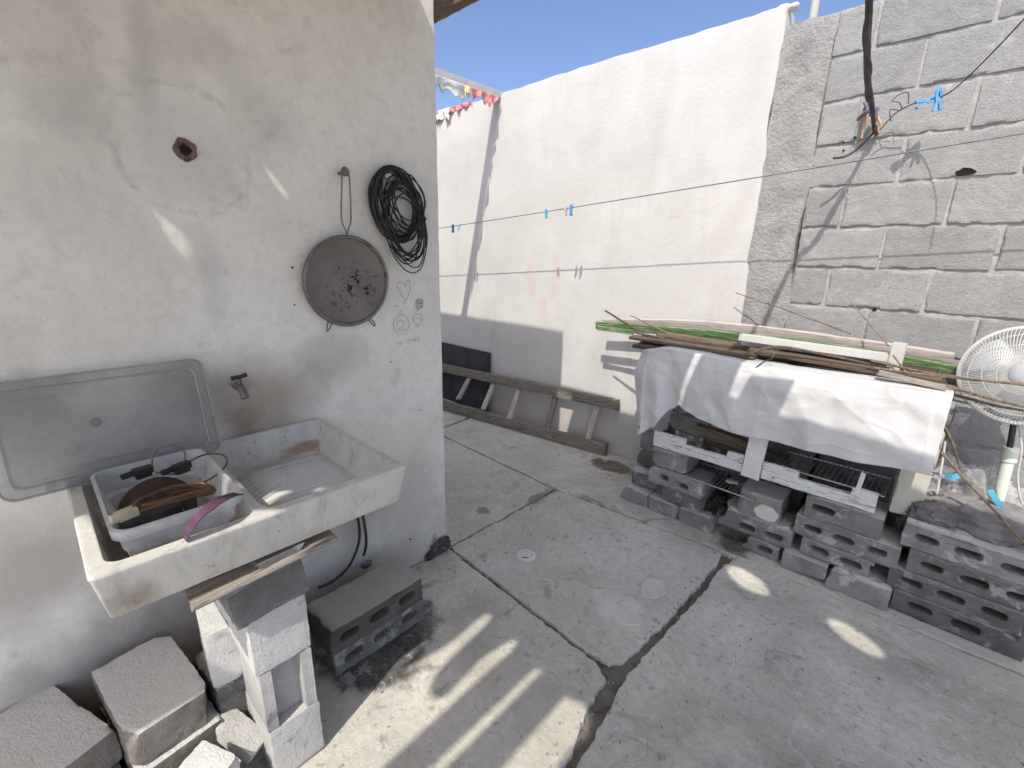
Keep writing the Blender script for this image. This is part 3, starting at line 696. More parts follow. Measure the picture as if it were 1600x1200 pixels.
# ---- patio roof overhead: old boarding with gaps and knot holes (lets the streaks of sun through)
RZ = 2.52
outer = [(-1.695, -2.12), (1.75, -2.12), (1.75, 1.12), (.53, 1.125), (-.10, 1.17), (-.10, 1.295), (-.285, 1.285), (-.30, 1.19), (-.345, 1.19), (-.36, 1.47), (-1.60, 1.47), (-1.60, 1.18), (-1.695, 1.18)]
def ell(cx, cy, rx, ry, rot=0, n=24, wob=.1):
    return [(cx+rx*math.cos(t)*math.cos(rot)-ry*math.sin(t)*math.sin(rot)+wob*rx*nz((cx, t, 0), 1, 1), cy+rx*math.cos(t)*math.sin(rot)+ry*math.sin(t)*math.cos(rot)) for t in [2*math.pi*k/n for k in range(n)]]
holes = [
    [(-.60, -.64), (-.565, -.632), (-.545, -.72), (-.524, -.895), (-.505, -.99), (-.477, -1.03), (-.43, -1.05), (-.41, -1.0), (-.44, -.81), (-.42, -.67), (-.40, -.65), (-.38, -.71), (-.375, -.96), (-.36, -1.28), (-.35, -2.0), (-.76, -2.0), (-.78, -1.36), (-1.0, -1.32), (-1.0, -1.14), (-.74, -1.10), (-.745, -.85), (-.69, -.79), (-.655, -.93), (-.615, -1.06), (-.59, -.95), (-.58, -.87)],
    [(-.262, -.705), (-.235, -.684), (-.224, -1.15), (-.215, -2.0), (-.25, -2.0), (-.256, -1.18)],
    [(-.112, -.716), (-.05, -.69), (.006, -.722), (.022, -.78), (.014, -.86), (.02, -2.0), (-.105, -2.0), (-.101, -1.03)],
    ell(.138, .397, .112, .064, -.45), ell(.577, .342, .112, .052, -.42),
    [(-1.482, -.335), (-1.462, -.315), (-1.448, -.345), (-1.443, -.385), (-1.456, -.375), (-1.472, -.350)],
    ell(-1.503, .083, .010, .018, .3),
    [(-.595, 1.375), (-.555, 1.375), (-.565, 1.13), (-.592, 1.13)],
    [(-.86, -.70), (-.80, -.60), (-.79, -.64), (-.84, -.72)],
    [(-.93, -.80), (-.89, -.74), (-.87, -.90), (-.91, -.95)],
]
pr = thing('patio_roof', 'wooden patio roof overhead, its brown edge just showing beside the house corner', 'roof', loc=(-1.69, -1.0, RZ))
sc_ = (RZ-2.5)/1.4
sh = lambda L: [(x+.35*sc_, y-sc_) for x, y in L]
me = shape_mesh('boarding', sh(outer), [sh(h) for h in holes], .016, .001, 'roof_ply', Matrix.Translation((0, 0, 0)), False)
o = link('boarding', me, pr); o.location = Vector((0, 0, RZ))-Vector(pr.location)
m = rough_box((.75, .05, .07), .02, .004, .01, .002, 5, 9); o = m.build('edge_beam', 'roof_wood', pr); o.location = Vector((-1.62, 1.475, RZ+.005))-Vector(pr.location)
for x in (.45, 1.5):
    m = rough_box((.07, 3.0, .09), .1, .004, .01, .002, int(x*7), 9); o = m.build('rafter', 'roof_wood', pr); o.location = Vector((x, -.55, RZ+.055))-Vector(pr.location)

# ================================================================== CONCRETE BLOCKS
def stadium(cx, cy, w, h, n=6, seed=0, wob=.0):
    r = h/2; L = w/2-r; out = []
    for k in range(n+1):
        t = -math.pi/2+math.pi*k/n; out.append((cx+L+r*math.cos(t), cy+r*math.sin(t)))
    for k in range(n+1):
        t = math.pi/2+math.pi*k/n; out.append((cx-L+r*math.cos(t), cy+r*math.sin(t)))
    return [(x+wob*nz((x*30, y*30, seed), 1, seed), y+wob*nz((x*30, y*30, seed+2), 1, seed)) for x, y in out]
def hollow_block(L, h, D, slots, seed, bite=None, mat='block', slot_h=.034):
    """block lying flat, cells running front to back (local x = length, z = height, y = depth)"""
    q = wobble([(-L/2, -h/2), (L/2, -h/2), (L/2, h/2), (-L/2, h/2)], .016, .0035, seed)
    if bite:
        bx, bz, br = bite; out = []
        for x, z in q:
            d = math.hypot(x-bx, z-bz)
            rr = br*(1+.4*nz((x*40, z*40, seed), 1, seed))
            if d < rr and d > 1e-6: x = bx+(x-bx)/d*rr; z = bz+(z-bz)/d*rr; x = max(-L/2, min(L/2, x)); z = max(-h/2, min(h/2, z))
            out.append((x, z))
        q = out
    hs = [stadium(cx, cz, w, slot_h, 5, seed+k, .003) for k, (cx, cz, w) in enumerate(slots)]
    Mx = Matrix(((1, 0, 0, 0), (0, 0, -1, 0), (0, 1, 0, 0), (0, 0, 0, 1)))
    me = shape_mesh('loose_block', q, hs, D, .004, mat, Mx)
    bm = bmesh.new(); bm.from_mesh(me)
    r_ = bmesh.ops.create_cube(bm, size=1, matrix=Matrix.Translation((0, D*.3, 0)) @ Matrix.Diagonal((L-.02, D*.3, h-.012, 1)))
    for v in bm.verts:
        p = v.co; v.co = p+Vector((0, .0035*nz(p, 40, seed), .003*nz(p, 30, seed+1) if p.z > 0 else 0))
    bm.to_mesh(me); bm.free(); return me
def S3(L): return [(-L*.31, .002, L*.19), (0, .002, L*.21), (L*.31, .002, L*.19)]
def S2(L): return [(-L*.24, .002, L*.25), (L*.2, .002, L*.27)]
PILE = 'loose concrete blocks stacked under the tarp'
def pile(x0, x1, z0, z1, label, kind='solid', Y=2.44, D=.2, mat='block', seed=0, slots=None, bite=None, rz=0.0, ry=0.0, chip=.03, crust=None):
    L = x1-x0; h = z1-z0-.003
    if kind == 'solid': me = rough_box((L, D, h), .012, .003, chip*.5, .0022, seed, 13, 4+seed % 3, (.008, .028)).mesh('loose_block', mat, True, 45)
    else: me = hollow_block(L, h, D, slots if slots else (S3(L) if L > .34 else S2(L)), seed, bite, mat)
    o = link('loose_block', me, None, ((x0+x1)/2, Y+D/2, (z0+z1)/2), (0, ry, rz))
    if crust:
        a, b = crust; cm = rough_box((L*(b-a), D*.86, .014), .010, .004, .012, .003, seed+200, 26, 6, (.004, .03)); c = cm.build('mortar_crust', 'crust', o, True, 45); c.location = (L*(a+b)/2-L/2, .0, h/2+.003)
    return tag(o, label, 'block', PILE)
# left stack
pile(-1.345, -1.158, 0, .088, 'grey half block on the floor, leftmost of the bottom row under the tarp', seed=1, D=.3)
pile(-1.155, -.962, 0, .088, 'grey half block on the floor, second of the bottom row from the ladder', seed=2, D=.3)
pile(-.957, -.757, 0, .094, 'grey half block on the floor, third of the bottom row from the ladder', seed=3, D=.3)
pile(-1.325, -1.085, .09, .205, 'dark broken block on top of the leftmost floor blocks', mat='block_dark', seed=4, Y=2.51, D=.26, chip=.06, rz=.04)
pile(-1.078, -.842, .095, .185, 'smooth grey block wedged under the block with two small round holes', mat='block_dark', seed=5, Y=2.45, D=.24)
pile(-1.165, -.845, .187, .285, 'grey block with two small ragged holes beside the wire grill', 'hollow', seed=6, Y=2.435, D=.2, slots=[(-.065, .008, .055), (.055, -.005, .06)], bite=(-.17, .06, .03))
pile(-1.165, -.952, .300, .400, 'broken-faced grey block under the left end of the notched white board', seed=7, Y=2.445, D=.2, chip=.09, crust=(.05, .9))
pile(-1.315, -1.175, .215, .325, 'dark block end at the left edge of the stack, low beside the white wall', mat='block_dark', seed=8, Y=2.56, D=.3)
pile(-1.30, -1.172, .328, .47, 'pale grey block end under the left corner of the tarp', mat='block', seed=9, Y=2.55, D=.3, chip=.02)
pile(-1.14, -.90, .50, .60, 'sooty block under the raised edge of the tarp', mat='block_dark', seed=10, Y=2.58, D=.2)
pile(-1.14, -.92, .60, .69, 'black sooty block end above another sooty one under the tarp', mat='block_dark', seed=11, Y=2.60, D=.2)
pile(-1.10, -.93, .405, .497, 'soot-stained block behind the left end of the notched white board', mat='block_dark', seed=12, Y=2.58, D=.2)
# centre stack
pile(-.592, -.42, 0, .080, 'small grey block with one hole on the floor at the stack centre', 'hollow', seed=13, slots=[(.02, .0, .075)], bite=(-.10, .03, .05), rz=-.03)
pile(-.735, -.382, .086, .192, 'chipped grey block with a broken white-dusted top in the centre stack', 'hollow', seed=14, slots=[(-.03, -.012, .085), (.095, -.008, .09)], bite=(-.19, .05, .06), crust=(.02, .95))
pile(-.660, -.455, .195, .325, 'smooth grey block with a pale plaster patch on its face', seed=15, Y=2.445, D=.2, rz=.03)
pile(-.82, -.535, .292, .405, 'sooty hollow block lying behind the wire grill', 'hollow', mat='block_dark', seed=16, Y=2.66, D=.2, slots=[(-.07, .0, .09), (.07, .0, .1)])
pile(-.735, -.55, .195, .288, 'grey block at the back that carries the sooty hollow block', seed=18, Y=2.67, D=.2, mat='block_dark')
# middle stack
pile(-.402, -.212, 0, .098, 'grey block on the floor, left half of the cracked bottom pair', seed=20, Y=2.405, D=.24, chip=.02)
pile(-.209, .028, 0, .100, 'grey block on the floor, right half of the cracked bottom pair', seed=21, Y=2.400, D=.24, chip=.05, crust=(.1, .98))
pile(-.340, -.052, .102, .187, 'grey block with two long holes above the cracked bottom pair', 'hollow', seed=22, slots=[(-.07, .003, .085), (.06, -.003, .09)], bite=(.15, .0, .03))
pile(-.383, .020, .190, .296, 'grey block with three long holes in the middle of the stack', 'hollow', seed=23)
pile(-.356, -.058, .299, .405, 'chipped grey block with white-dusted top under the right end of the white board', 'hollow', seed=24, slots=[(-.075, .008, .095)], crust=(.05, .9))
# right stack
pile(.032, .442, 0, .104, 'grey hollow block on the floor at the right end with its top corner broken away', 'hollow', mat='block_dark', seed=26, slots=[(-.11, .003, .085), (.035, .0, .095)], bite=(.17, .06, .035), crust=(.1, .95))
pile(.000, .412, .107, .206, 'dark grey hollow block, second from the floor in the right-hand stack', 'hollow', mat='block_dark', seed=27, bite=(.1, -.055, .03))
pile(.048, .462, .209, .312, 'dark grey hollow block, third from the floor in the right-hand stack', 'hollow', mat='block_dark', seed=28)
pile(.010, .425, .315, .425, 'grey hollow block under the lump of dry cement', 'hollow', mat='block', seed=29, ry=.02, crust=(.0, .5))
# back row that carries the boards
for cx, w in ((-1.05, .4), (-.63, .4), (-.21, .4)):
    for k in range(5):
        z0 = k*.185
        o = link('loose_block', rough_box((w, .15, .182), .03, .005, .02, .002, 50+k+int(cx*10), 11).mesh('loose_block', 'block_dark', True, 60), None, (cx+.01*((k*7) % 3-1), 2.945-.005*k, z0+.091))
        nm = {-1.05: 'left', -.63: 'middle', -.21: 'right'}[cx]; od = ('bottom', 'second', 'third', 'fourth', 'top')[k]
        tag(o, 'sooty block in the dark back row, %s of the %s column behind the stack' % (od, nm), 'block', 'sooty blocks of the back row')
# pale patch on the smooth block
po = [x for x in bpy.data.objects if x.get('label', '').startswith('smooth grey block with a pale')][0]
m = MB(); c_ = [2*math.pi*k/20 for k in range(20)]
m.rings([[Vector((.04+.055*f*math.cos(t)*(1+.2*nz((math.cos(t), math.sin(t), 1), 2, 2)), -.1+y, -.02+.042*f*math.sin(t)*(1+.2*nz((math.cos(t), math.sin(t), 4), 2, 2)))) for t in c_] for f, y in ((1.05, .003), (1, -.004), (.6, -.0045))], False, True)
m.build('plaster_patch', 'patch', po)
# ------------------------------------------------------------------ wood and metal on the stack
pal = thing('white_pallet_frame', 'chipped white wooden frame with notched rails lying across the block stack', 'pallet', loc=(-.62, 2.44, .43))
def notched(x0, x1, z0, z1, notches, seed):
    q = [(x0, z0), (x1, z0), (x1, z1)]
    for a, b, d in sorted(notches, reverse=True): q += [(b, z1), (b-.004, z1-d), (a+.004, z1-d), (a, z1)]
    q += [(x0, z1)]
    q = wobble(q, .02, .0022, seed)
    Mx = Matrix(((1, 0, 0, 0), (0, 0, -1, 0), (0, 1, 0, 0), (0, 0, 0, 1)))
    return shape_mesh('rail', q, [], .022, .0015, 'white_chip', Mx)
for x0, x1, nt, sd in ((-1.152, -.655, [(-.965, -.735, .032)], 1), (-.562, -.098, [(-.405, -.19, .034)], 2)):
    o = link('rail', notched(x0-(x0+x1)/2, x1-(x0+x1)/2, -.045, .045, [(a-(x0+x1)/2, b-(x0+x1)/2, d) for a, b, d in nt], sd), pal, Vector(((x0+x1)/2, 2.434, .475))-Vector(pal.location))
o = put_plank('upright', 'white_paint', [(-.612, 2.425, .418), (-.598, 2.44, .72)], .088, .022, (1, 0, 0), pal, seed=3, amp=.0006); o.location -= Vector(pal.location)
o = put_plank('peg', 'white_paint', [(-.172, 2.43, .51), (-.165, 2.43, .60)], .018, .016, (1, 0, 0), pal, seed=4, amp=.0006); o.location -= Vector(pal.location)
# wire grills
def grill(name, label, c, L, W, rz, n, rx=0.0):
    t = thing(name, label, 'grill', loc=c, rot=(rx, 0, rz))
    m = MB(); m.tube([(-L/2, -W/2, 0), (L/2, -W/2, 0), (L/2, W/2, 0), (-L/2, W/2, 0)], .0045, 6, True); m.build('frame', 'steel', t)
    m = MB()
    for k in range(n):
        x = -L/2+L*(k+.5)/n; m.tube([(x, -W/2, .003), (x, W/2, .003)], .0028, 5)
    o = m.build('bars', 'steel', t); o['kind'] = 'stuff'; return t
grill('wire_grill', 'shiny wire grill resting on the blocks under the left end of the white frame', (-.83, 2.555, .298), .52, .24, -.02, 24, .02)
grill('wire_grill', 'dark wire grill behind the right-hand notched rail of the white frame', (-.30, 2.58, .505), .44, .24, 0, 20)
m = rough_box((.065, .035, .016), .008, .004, .02, .002, 5, 20); o = m.build('wood_chip', 'wood_pale'); o.location = (-.72, 2.53, .313); o.rotation_euler = (0, 0, .2)
tag(o, 'small pale chip of wood lying on the wire grill', 'wood')
m = MB(); m.lathe([(.0, -.13), (.031, -.13), (.036, -.128), (.036, .128), (.031, .13), (.027, .13), (.027, -.12)], 24, Matrix.Rotation(math.pi/2, 4, 'Y'))
o = m.build('plastic_pipe', 'pvc'); o.location = (-.76, 2.60, .60); o.rotation_euler = (0, .06, -.05); tag(o, 'short white plastic pipe lying inside the block stack', 'pipe')
o = put_plank('wood_billet', 'wood_brown', [(-.96, 2.57, .55), (-.66, 2.57, .53)], .06, .06, seed=5); tag(o, 'brown wooden billet in front of the short white pipe', 'wood')
o = put_plank('support_timber', 'wood_dark', [(-1.16, 2.64, .49), (-.50, 2.64, .465)], .07, .05, seed=6); tag(o, 'dark timber hidden behind the notched rail of the white frame', 'wood')
rng = random.Random(7)
for k in range(4):
    m = rough_box((.10, .05, .035), .01, .006, .03, .003, 70+k, 16); o = m.build('charred_brick', 'brick_red'); o.location = (-.90+.11*k, 2.68+.02*(k % 2), .62+.004*k+.02*(k % 2)); o.rotation_euler = (.1*k, .1, .4*k-.5)
    tag(o, 'charred brick piece in the dark behind the white plastic pipe, %s from the left' % ('first', 'second', 'third', 'fourth')[k], 'brick', 'charred brick pieces behind the pipe')
m = MB()
for k in range(60):
    q = rough_box((rng.uniform(.01, .035), rng.uniform(.01, .03), rng.uniform(.008, .02)), .01, .004, .01, .003, k, 30); R = Matrix.Rotation(rng.uniform(0, 6), 3, 'Z')
    off = Vector((rng.uniform(-.83, -.72), rng.uniform(2.47, 2.62), .1+rng.uniform(-.1, .06)*0+.095*rng.random()))
    m.add([R @ Vector(x)+off for x in q.v], q.f)
o = m.build('charcoal_bits', 'charcoal'); tag(o, 'black charcoal bits heaped between the left and centre blocks', 'charcoal'); o['kind'] = 'stuff'

# timber deck over the back row
for k, x in enumerate((-1.15, -.62, -.09)):
    o = put_plank('joist', 'wood_dark', [(x, 2.46, .953), (x, 3.0, .953)], .05, .06, seed=20+k)
    tag(o, 'dark timber bearer under the board pile, %s of three' % ('left', 'middle', 'right')[k], 'timber', 'timber bearers under the board pile')
deck = [((-1.36, 2.50, .990), (.03, 2.48, .990), .10, 'wood_dark', 'dark deck board just behind the top edge of the tarp'),
        ((-1.38, 2.63, .990), (.05, 2.62, .990), .11, 'wood_dark', 'dark deck board in the middle under the board pile'),
        ((-1.30, 2.78, .990), (.06, 2.78, .990), .12, 'wood_dark', 'dark deck board at the back under the green planks')]
for a, b, w, mt, lb in deck:
    o = put_plank('deck_board', mt, [a, b], w, .018, (0, 1, 0), seed=int(a[1]*100)); tag(o, lb, 'board')
def pyo(px, Y): return ony(px[0], px[1], Y)
brd = [('weathered_board', 'wood_brown', [(-1.43, 2.57, 1.022), (-.71, 2.55, 1.018)], .085, .02, (0, 1, 0), 'weathered brown board at the left on top of the stack'),
       ('weathered_board', 'wood_brown', [(-1.30, 2.66, 1.045), (-.52, 2.64, 1.04)], .08, .022, (0, 1, .15), 'brown board lying just in front of the green planks'),
       ('weathered_board', 'wood_pale', [pyo((1372, 582), 2.46), pyo((1478, 606), 2.46)], .05, .016, (0, 1, 0), 'short pale board on the top right corner of the tarp'),
       ('weathered_board', 'wood_brown', [(-.75, 2.58, 1.045), (.0, 2.54, 1.03)], .05, .02, (0, 1, .2), 'narrow brown board under the white steel channel'),
       ('weathered_board', 'wood_dark', [(-.62, 2.66, 1.05), (-.02, 2.62, 1.05)], .09, .02, (0, 1, 0), 'dark board in the gap under the white steel channel')]
for k, (n, mt, pts, w, t, up, lb) in enumerate(brd):
    o = put_plank(n, mt, pts, w, t, up, seed=30+k); tag(o, lb, 'board', 'boards piled on the block stack')
GY = 2.80
gp = [pyo((932, 508), GY), pyo((1100, 522), GY), pyo((1280, 542), GY), pyo((1500, 582), GY)]
o = put_plank('green_plank', 'green_chip', gp, .056, .018, (0, -.25, 1), seed=41, n=18); tag(o, 'long bowed plank with chipped green paint on top of the stack', 'plank')
GY = 2.865
gp = [pyo((943, 503), GY), pyo((1080, 506), GY), pyo((1250, 524), GY), pyo((1490, 560), GY)]
o = put_plank('bowed_plank', 'pinkish_wood', gp, .05, .03, (0, -.2, 1), seed=42, n=18); tag(o, 'pale bowed plank lying behind the green one against the wall', 'plank')
GY = 2.77
o = put_plank('green_strip', 'green_chip', [pyo((934, 512), GY), pyo((990, 520), GY)], .03, .012, (0, 0, 1), seed=43); tag(o, 'splintered short green strip under the left end of the green plank', 'plank')

# white steel channel
A = pyo((1157, 527), 2.60); B = pyo((1392, 560), 2.60); ax = (B-A).normalized(); Lc = (B-A).length
ch = thing('steel_channel', 'white steel channel with a rusty open end lying on the boards', 'channel', loc=A, rot=(0, math.atan2(-ax.z, ax.x), math.atan2(ax.y, ax.x)))
def csec(m, L, w, h, t):
    m.box((L/2, 0, h-t/2), (L, w, t)); m.box((L/2, -w/2+t/2, h*.76-t), (L, t, h*.48)); m.box((L/2, w/2-t/2, h/2-t/2), (L, t, h-t)); return m
m = MB(); sec = [(-.030, -.012), (-.030, .018), (.03, .018), (.03, -.045), (.026, -.045), (.026, .014), (-.026, .014), (-.026, -.012)]
m.rings([[Vector((x, a, b)) for a, b in sec] for x in (0, Lc*.5, Lc)], True, True); m.build('channel', 'white_metal', ch, False)
m = MB(); sec = [(-.03, .0), (-.03, .12), (.045, .12), (.045, 0), (.039, 0), (.039, .114), (-.024, .114), (-.024, 0)]
m.rings([[Vector((Lc-.004+x, a-.01, b-.05)) for a, b in sec] for x in (0, .02, .045)], True, True); m.build('end_bracket', 'white_metal', ch, False)
m = MB(); m.box((Lc+.012, .0, .006), (.004, .066, .108)); m.build('rusty_inside', 'rust', ch, False)
# sticks and reeds
def stick(label, pts, r, mat='stick', name='dry_stick', grp='dry sticks and reeds on the stack', seed=0):
    pts = smooth_path(pts, 8); c = pts[0].copy(); n = len(pts)
    L = [p-c+Vector((nz(p, 9, seed), nz(p, 9, seed+1), nz(p, 9, seed+2)))*.004 for p in pts]
    m = MB(); m.tube(L, [r*(1-.45*i/n)*(1+.18*nz((i*.7, seed, 0), 1, 1)) for i in range(n)], 7); o = m.build(name, mat); o.location = c
    return tag(o, label, 'stick', grp)
stick('thick dark stick poking up at the left end of the green plank', [pyo((1012, 526), 2.62), pyo((985, 510), 2.62), pyo((945, 485), 2.62)], .010, 'stick_dark', seed=1)
stick('dark stick lying along the brown boards behind the left end of the tarp', [pyo((990, 518), 2.60), pyo((1060, 535), 2.58), pyo((1110, 543), 2.57)], .008, 'stick_dark', seed=2)
stick('thin grey stick leaning beside the thick dark one', [pyo((1050, 524), 2.66), pyo((1015, 507), 2.66), pyo((985, 493), 2.66)], .006, seed=3)
stick('long thin twig arching up against the cement column', [pyo((1330, 521), 2.84), pyo((1265, 497), 2.86), pyo((1205, 476), 2.9), pyo((1150, 457), 2.94)], .005, seed=4)
stick('thin twig standing slanted against the block wall', [pyo((1388, 540), 2.70), pyo((1360, 508), 2.78), pyo((1325, 466), 2.86)], .004, seed=5)
stick('long brown reed running from the channel end to the fan', [pyo((1360, 563), 2.50), pyo((1440, 580), 2.49), pyo((1520, 592), 2.47), pyo((1640, 606), 2.45)], .0065, seed=6)
stick('upper of two thin reeds crossing just below the fan hub', [pyo((1365, 575), 2.48), pyo((1470, 588), 2.48), pyo((1600, 600), 2.46), pyo((1660, 607), 2.46)], .0045, seed=7)
stick('ragged reed below the fan at the right of the tarp', [pyo((1470, 600), 2.50), pyo((1545, 622), 2.48), pyo((1640, 643), 2.46)], .007, seed=8)
stick('lowest reed below the fan with a frayed edge', [pyo((1480, 615), 2.52), pyo((1550, 632), 2.5), pyo((1650, 650), 2.48)], .007, seed=9)
stick('short brown stick leaning down beside the right edge of the tarp', [pyo((1478, 668), 2.47), pyo((1490, 698), 2.49), pyo((1501, 733), 2.52)], .006, seed=10)
stick('long brown stick slanting down across the clear plastic bag', [pyo((1470, 705), 2.47), pyo((1530, 772), 2.48), pyo((1640, 890), 2.50)], .007, seed=11)
stick('short stick crossing under the channel end', [pyo((1395, 555), 2.53), pyo((1415, 580), 2.53), pyo((1430, 598), 2.53)], .004, seed=12)
stick('curved dark branch lying in the gap under the steel channel', [pyo((1160, 556), 2.50), pyo((1215, 542), 2.51), pyo((1300, 556), 2.52), pyo((1390, 575), 2.52)], .008, 'stick_dark', seed=13)
stick('tiny dry twig lying on the top edge of the tarp', [pyo((1178, 576), 2.405), pyo((1192, 566), 2.405), pyo((1206, 560), 2.42)], .004, 'stick_dark', 'dry_twig', seed=14)
stick('green curled stem hanging over the top edge of the tarp', [pyo((1204, 545), 2.47), pyo((1209, 553), 2.44), pyo((1206, 560), 2.42)], .002, 'green_chip', 'green_stalk', None, seed=15)

# ------------------------------------------------------------------ tarp
TX0, TX1 = -1.30, .045
bot = [(0, .49), (.05, .485), (.10, .54), (.17, .67), (.20, .705), (.24, .685), (.30, .66), (.45, .635), (.60, .65), (.80, .655), (1.0, .68)]
def lerp_tab(tab, u):
    for (a, b), (c, d) in zip(tab, tab[1:]):
        if u <= c: t = (u-a)/(c-a); t = t*t*(3-2*t); return b+(d-b)*t
    return tab[-1][1]
def tarp_fn(u, v):
    x = TX0+(TX1-TX0)*u
    zb = lerp_tab(bot, u); top = 1.004+.006*math.sin(u*9)
    if u < .13: top -= .03*((.13-u)/.13)**1.5
    if v < .22:                                  # flap lying on the deck
        t = 1-v/.22; y = 2.405+.20*t; z = top+.004-.004*t+.003*nz((x*9, y*9, 0), 1, 3)
        if u < .10: y += .04*(.10-u)/.10
    else:
        t = (v-.22)/.78; z = top-(top-zb)*t; rnd = .030
        y = 2.405-.010*min(1, t*6)
        amp = .010+.012*t
        y += amp*(nz((x*3.2, z*2.0, 0), 1, 7)*1.3+nz((x*8, z*6, 3), 1, 8)*.55+.25*nz((x*19, z*17, 3), 1, 9))
        rdg = lambda f, sd: 1-min(1, abs(nz((x*f+z*1.5, z*f*.8, 2), 1, sd))*4)
        y -= .009*rdg(2.3, 21)*min(1, t*4)+.004*rdg(5.1, 23)*min(1, t*4)
        # loose folds at the left end
        k = max(0, (.24-u)/.24)
        y += k*(.030*math.sin(u*62+z*5)*t+.02*nz((x*7, z*9, 1), 1, 11))
        if u > .12 and u < .24: y += .030*t*math.sin((u-.12)/.12*math.pi)
        if u < .06: y += .17*((.06-u)/.06)**1.3*(.35+.65*t) - .01
        if u < .10: x -= .035*math.sin(min(1, t*1.15)*math.pi)*(1-u/.10)
    if u > .97 and v > .22: y += .006*nz((0, z*8, 0), 1, 5)
    return (x-.62, y-2.42, z-.7)
m = MB(); m.grid(250, 110, tarp_fn); o = m.build('tarp', 'tarp', None, True, 180); o.location = (.62, 2.42, .7)
o.location = (.62, 2.42, .7); tag(o, 'creased white plastic tarp hanging over the front of the block stack', 'tarp')
o.modifiers.new('thick', 'SOLIDIFY').thickness = .002
for px in ((998, 667), (1257, 699), (1456, 740)):
    c = pyo(px, 2.385); m = MB(); m.lathe([(.004, .002), (.009, .003), (.010, 0), (.009, -.003), (.004, -.002), (.004, .002)], 14, Matrix.Rotation(math.pi/2, 4, 'X')); q = m.build('grommet', 'grommet', o); q.location = c-Vector(o.location)

# ------------------------------------------------------------------ right-hand corner
me = blobby((.21, .10, .10), 3, 5, .30)
for v in me.vertices: v.co.z = max(v.co.z, -.035)
fin(me, 'cement', True, 50); o = link('cement_lump', me, None, (.24, 2.60, .462), (0, .06, 0)); tag(o, 'lumpy heap of dry grey cement on the right-hand blocks', 'cement')
me = blobby((.095, .07, .06), 9, 6, .3); fin(me, 'cement', True, 50); o = link('cement_lump', me, None, (.09, 2.545, .457)); tag(o, 'smaller crumbly cement lump beside the tarp corner', 'cement')
pl = pile(-.005, .405, .315, .42, 'grey block behind the right-hand stack that carries the cement heap', Y=2.645, D=.2, seed=31)
for k in range(3): pile(.0, .41, .105*k, .105*(k+1), 'grey block of the hidden second row, %s from the floor, behind the right-hand stack' % ('first', 'second', 'third')[k], Y=2.65, D=.19, seed=32+k)
m = rough_box((.105, .13, .40), .012, .006, .03, .003, 5, 12); o = m.build('cream_block', 'cream_paint', None, True, 60); o.location = (-.005, 2.56+.02, .20+.42); o.rotation_euler = (0, .02, .1)
tag(o, 'upright cream-painted block under the right corner of the tarp', 'block')
me = blobby((.21, .12, .30), 21, 9, .34)
for v in me.vertices: v.co.z = max(v.co.z, -.28)
fin(me, 'bag_plastic', True, 25); bag = link('plastic_bag', me, None, (.215, 2.90-.04, .285)); tag(bag, 'crumpled clear plastic bag of rubbish beside the cement heap', 'bag')
for k, (px, mt, sz, nm, lb) in enumerate([((1500, 790), 'red_paper', (.05, .02, .035), 'red_wrapper', 'red wrapper showing through the clear plastic bag')]):
    c = pyo(px, 2.78); m = rough_box(sz, .008, .004, .03, .006, 6+k, 25); o = m.build(nm, mt); o.location = c; tag(o, lb, 'wrapper')
def strip_thing(name, label, cat, mat, pts, w, nrm=(0, -1, 0), t=.002):
    pts = smooth_path(pts, 6); nrm = Vector(nrm); c = pts[0].copy(); rings = []
    for i, p in enumerate(pts):
        d = (pts[min(i+1, len(pts)-1)]-pts[max(i-1, 0)]).normalized(); sd_ = d.cross(nrm).normalized()*(w/2)
        sd_ *= (1+.2*nz((i*.4, 0, 0), 1, 3)); q = p-c
        rings.append([q-sd_-nrm*t/2, q+sd_-nrm*t/2, q+sd_+nrm*t/2, q-sd_+nrm*t/2])
    m = MB(); m.rings(rings, True, True); o = m.build(name, mat, None, True, 50); o.location = c; return tag(o, label, cat)
strip_thing('blue_strip', 'short blue plastic strip knotted at the top of the clear bag', 'plastic', 'cyan_plastic', [pyo((1476, 742), 2.70), pyo((1488, 746), 2.69), pyo((1500, 742), 2.70)], .022)
strip_thing('cyan_strip', 'cyan plastic strip hanging beside the foot of the fan pole', 'plastic', 'cyan_plastic', [pyo((1547, 765), 2.60), pyo((1556, 780), 2.59), pyo((1567, 798), 2.60)], .02)
# pedestal fan
FC = Vector((.232, 2.66, 1.078)); fdir = Vector((-.12, -1, .22)).normalized()
fan = thing('pedestal_fan', 'white pedestal fan with round wire guard at the right edge', 'fan', loc=(.30, 2.78, 0))
Rf = fdir.to_track_quat('Z', 'Y').to_matrix().to_4x4(); Rf.translation = FC-Vector(fan.location)
def fpart(m, name, mat, sm=True): return m.build(name, mat, fan, sm, 50)
RF = .188
def guard(zc, bulge, name):
    m = MB()
    n = 96
    for k in range(n):
        a = 2*math.pi*k/n; pts = []
        for j in range(8):
            t = j/7; r = .045+(RF-.045)*t; aa = a+.28*(1-t)
            pts.append(Rf @ Vector((r*math.cos(aa), r*math.sin(aa), zc+bulge*(1-t**3))))
        m.tube(pts, .0013, 4)
    for r, w in ((RF*.62, .0015), (RF*.84, .0015), (RF*.40, .0015)):
        t = (r-.045)/(RF-.045); m.tube([Rf @ Vector((r*math.cos(b), r*math.sin(b), zc+bulge*(1-t**3))) for b in [2*math.pi*i/48 for i in range(48)]], w, 4, True)
    o = fpart(m, name, 'fan_white'); o['kind'] = 'stuff'
guard(.012, .045, 'front_guard'); guard(-.012, -.05, 'rear_guard')
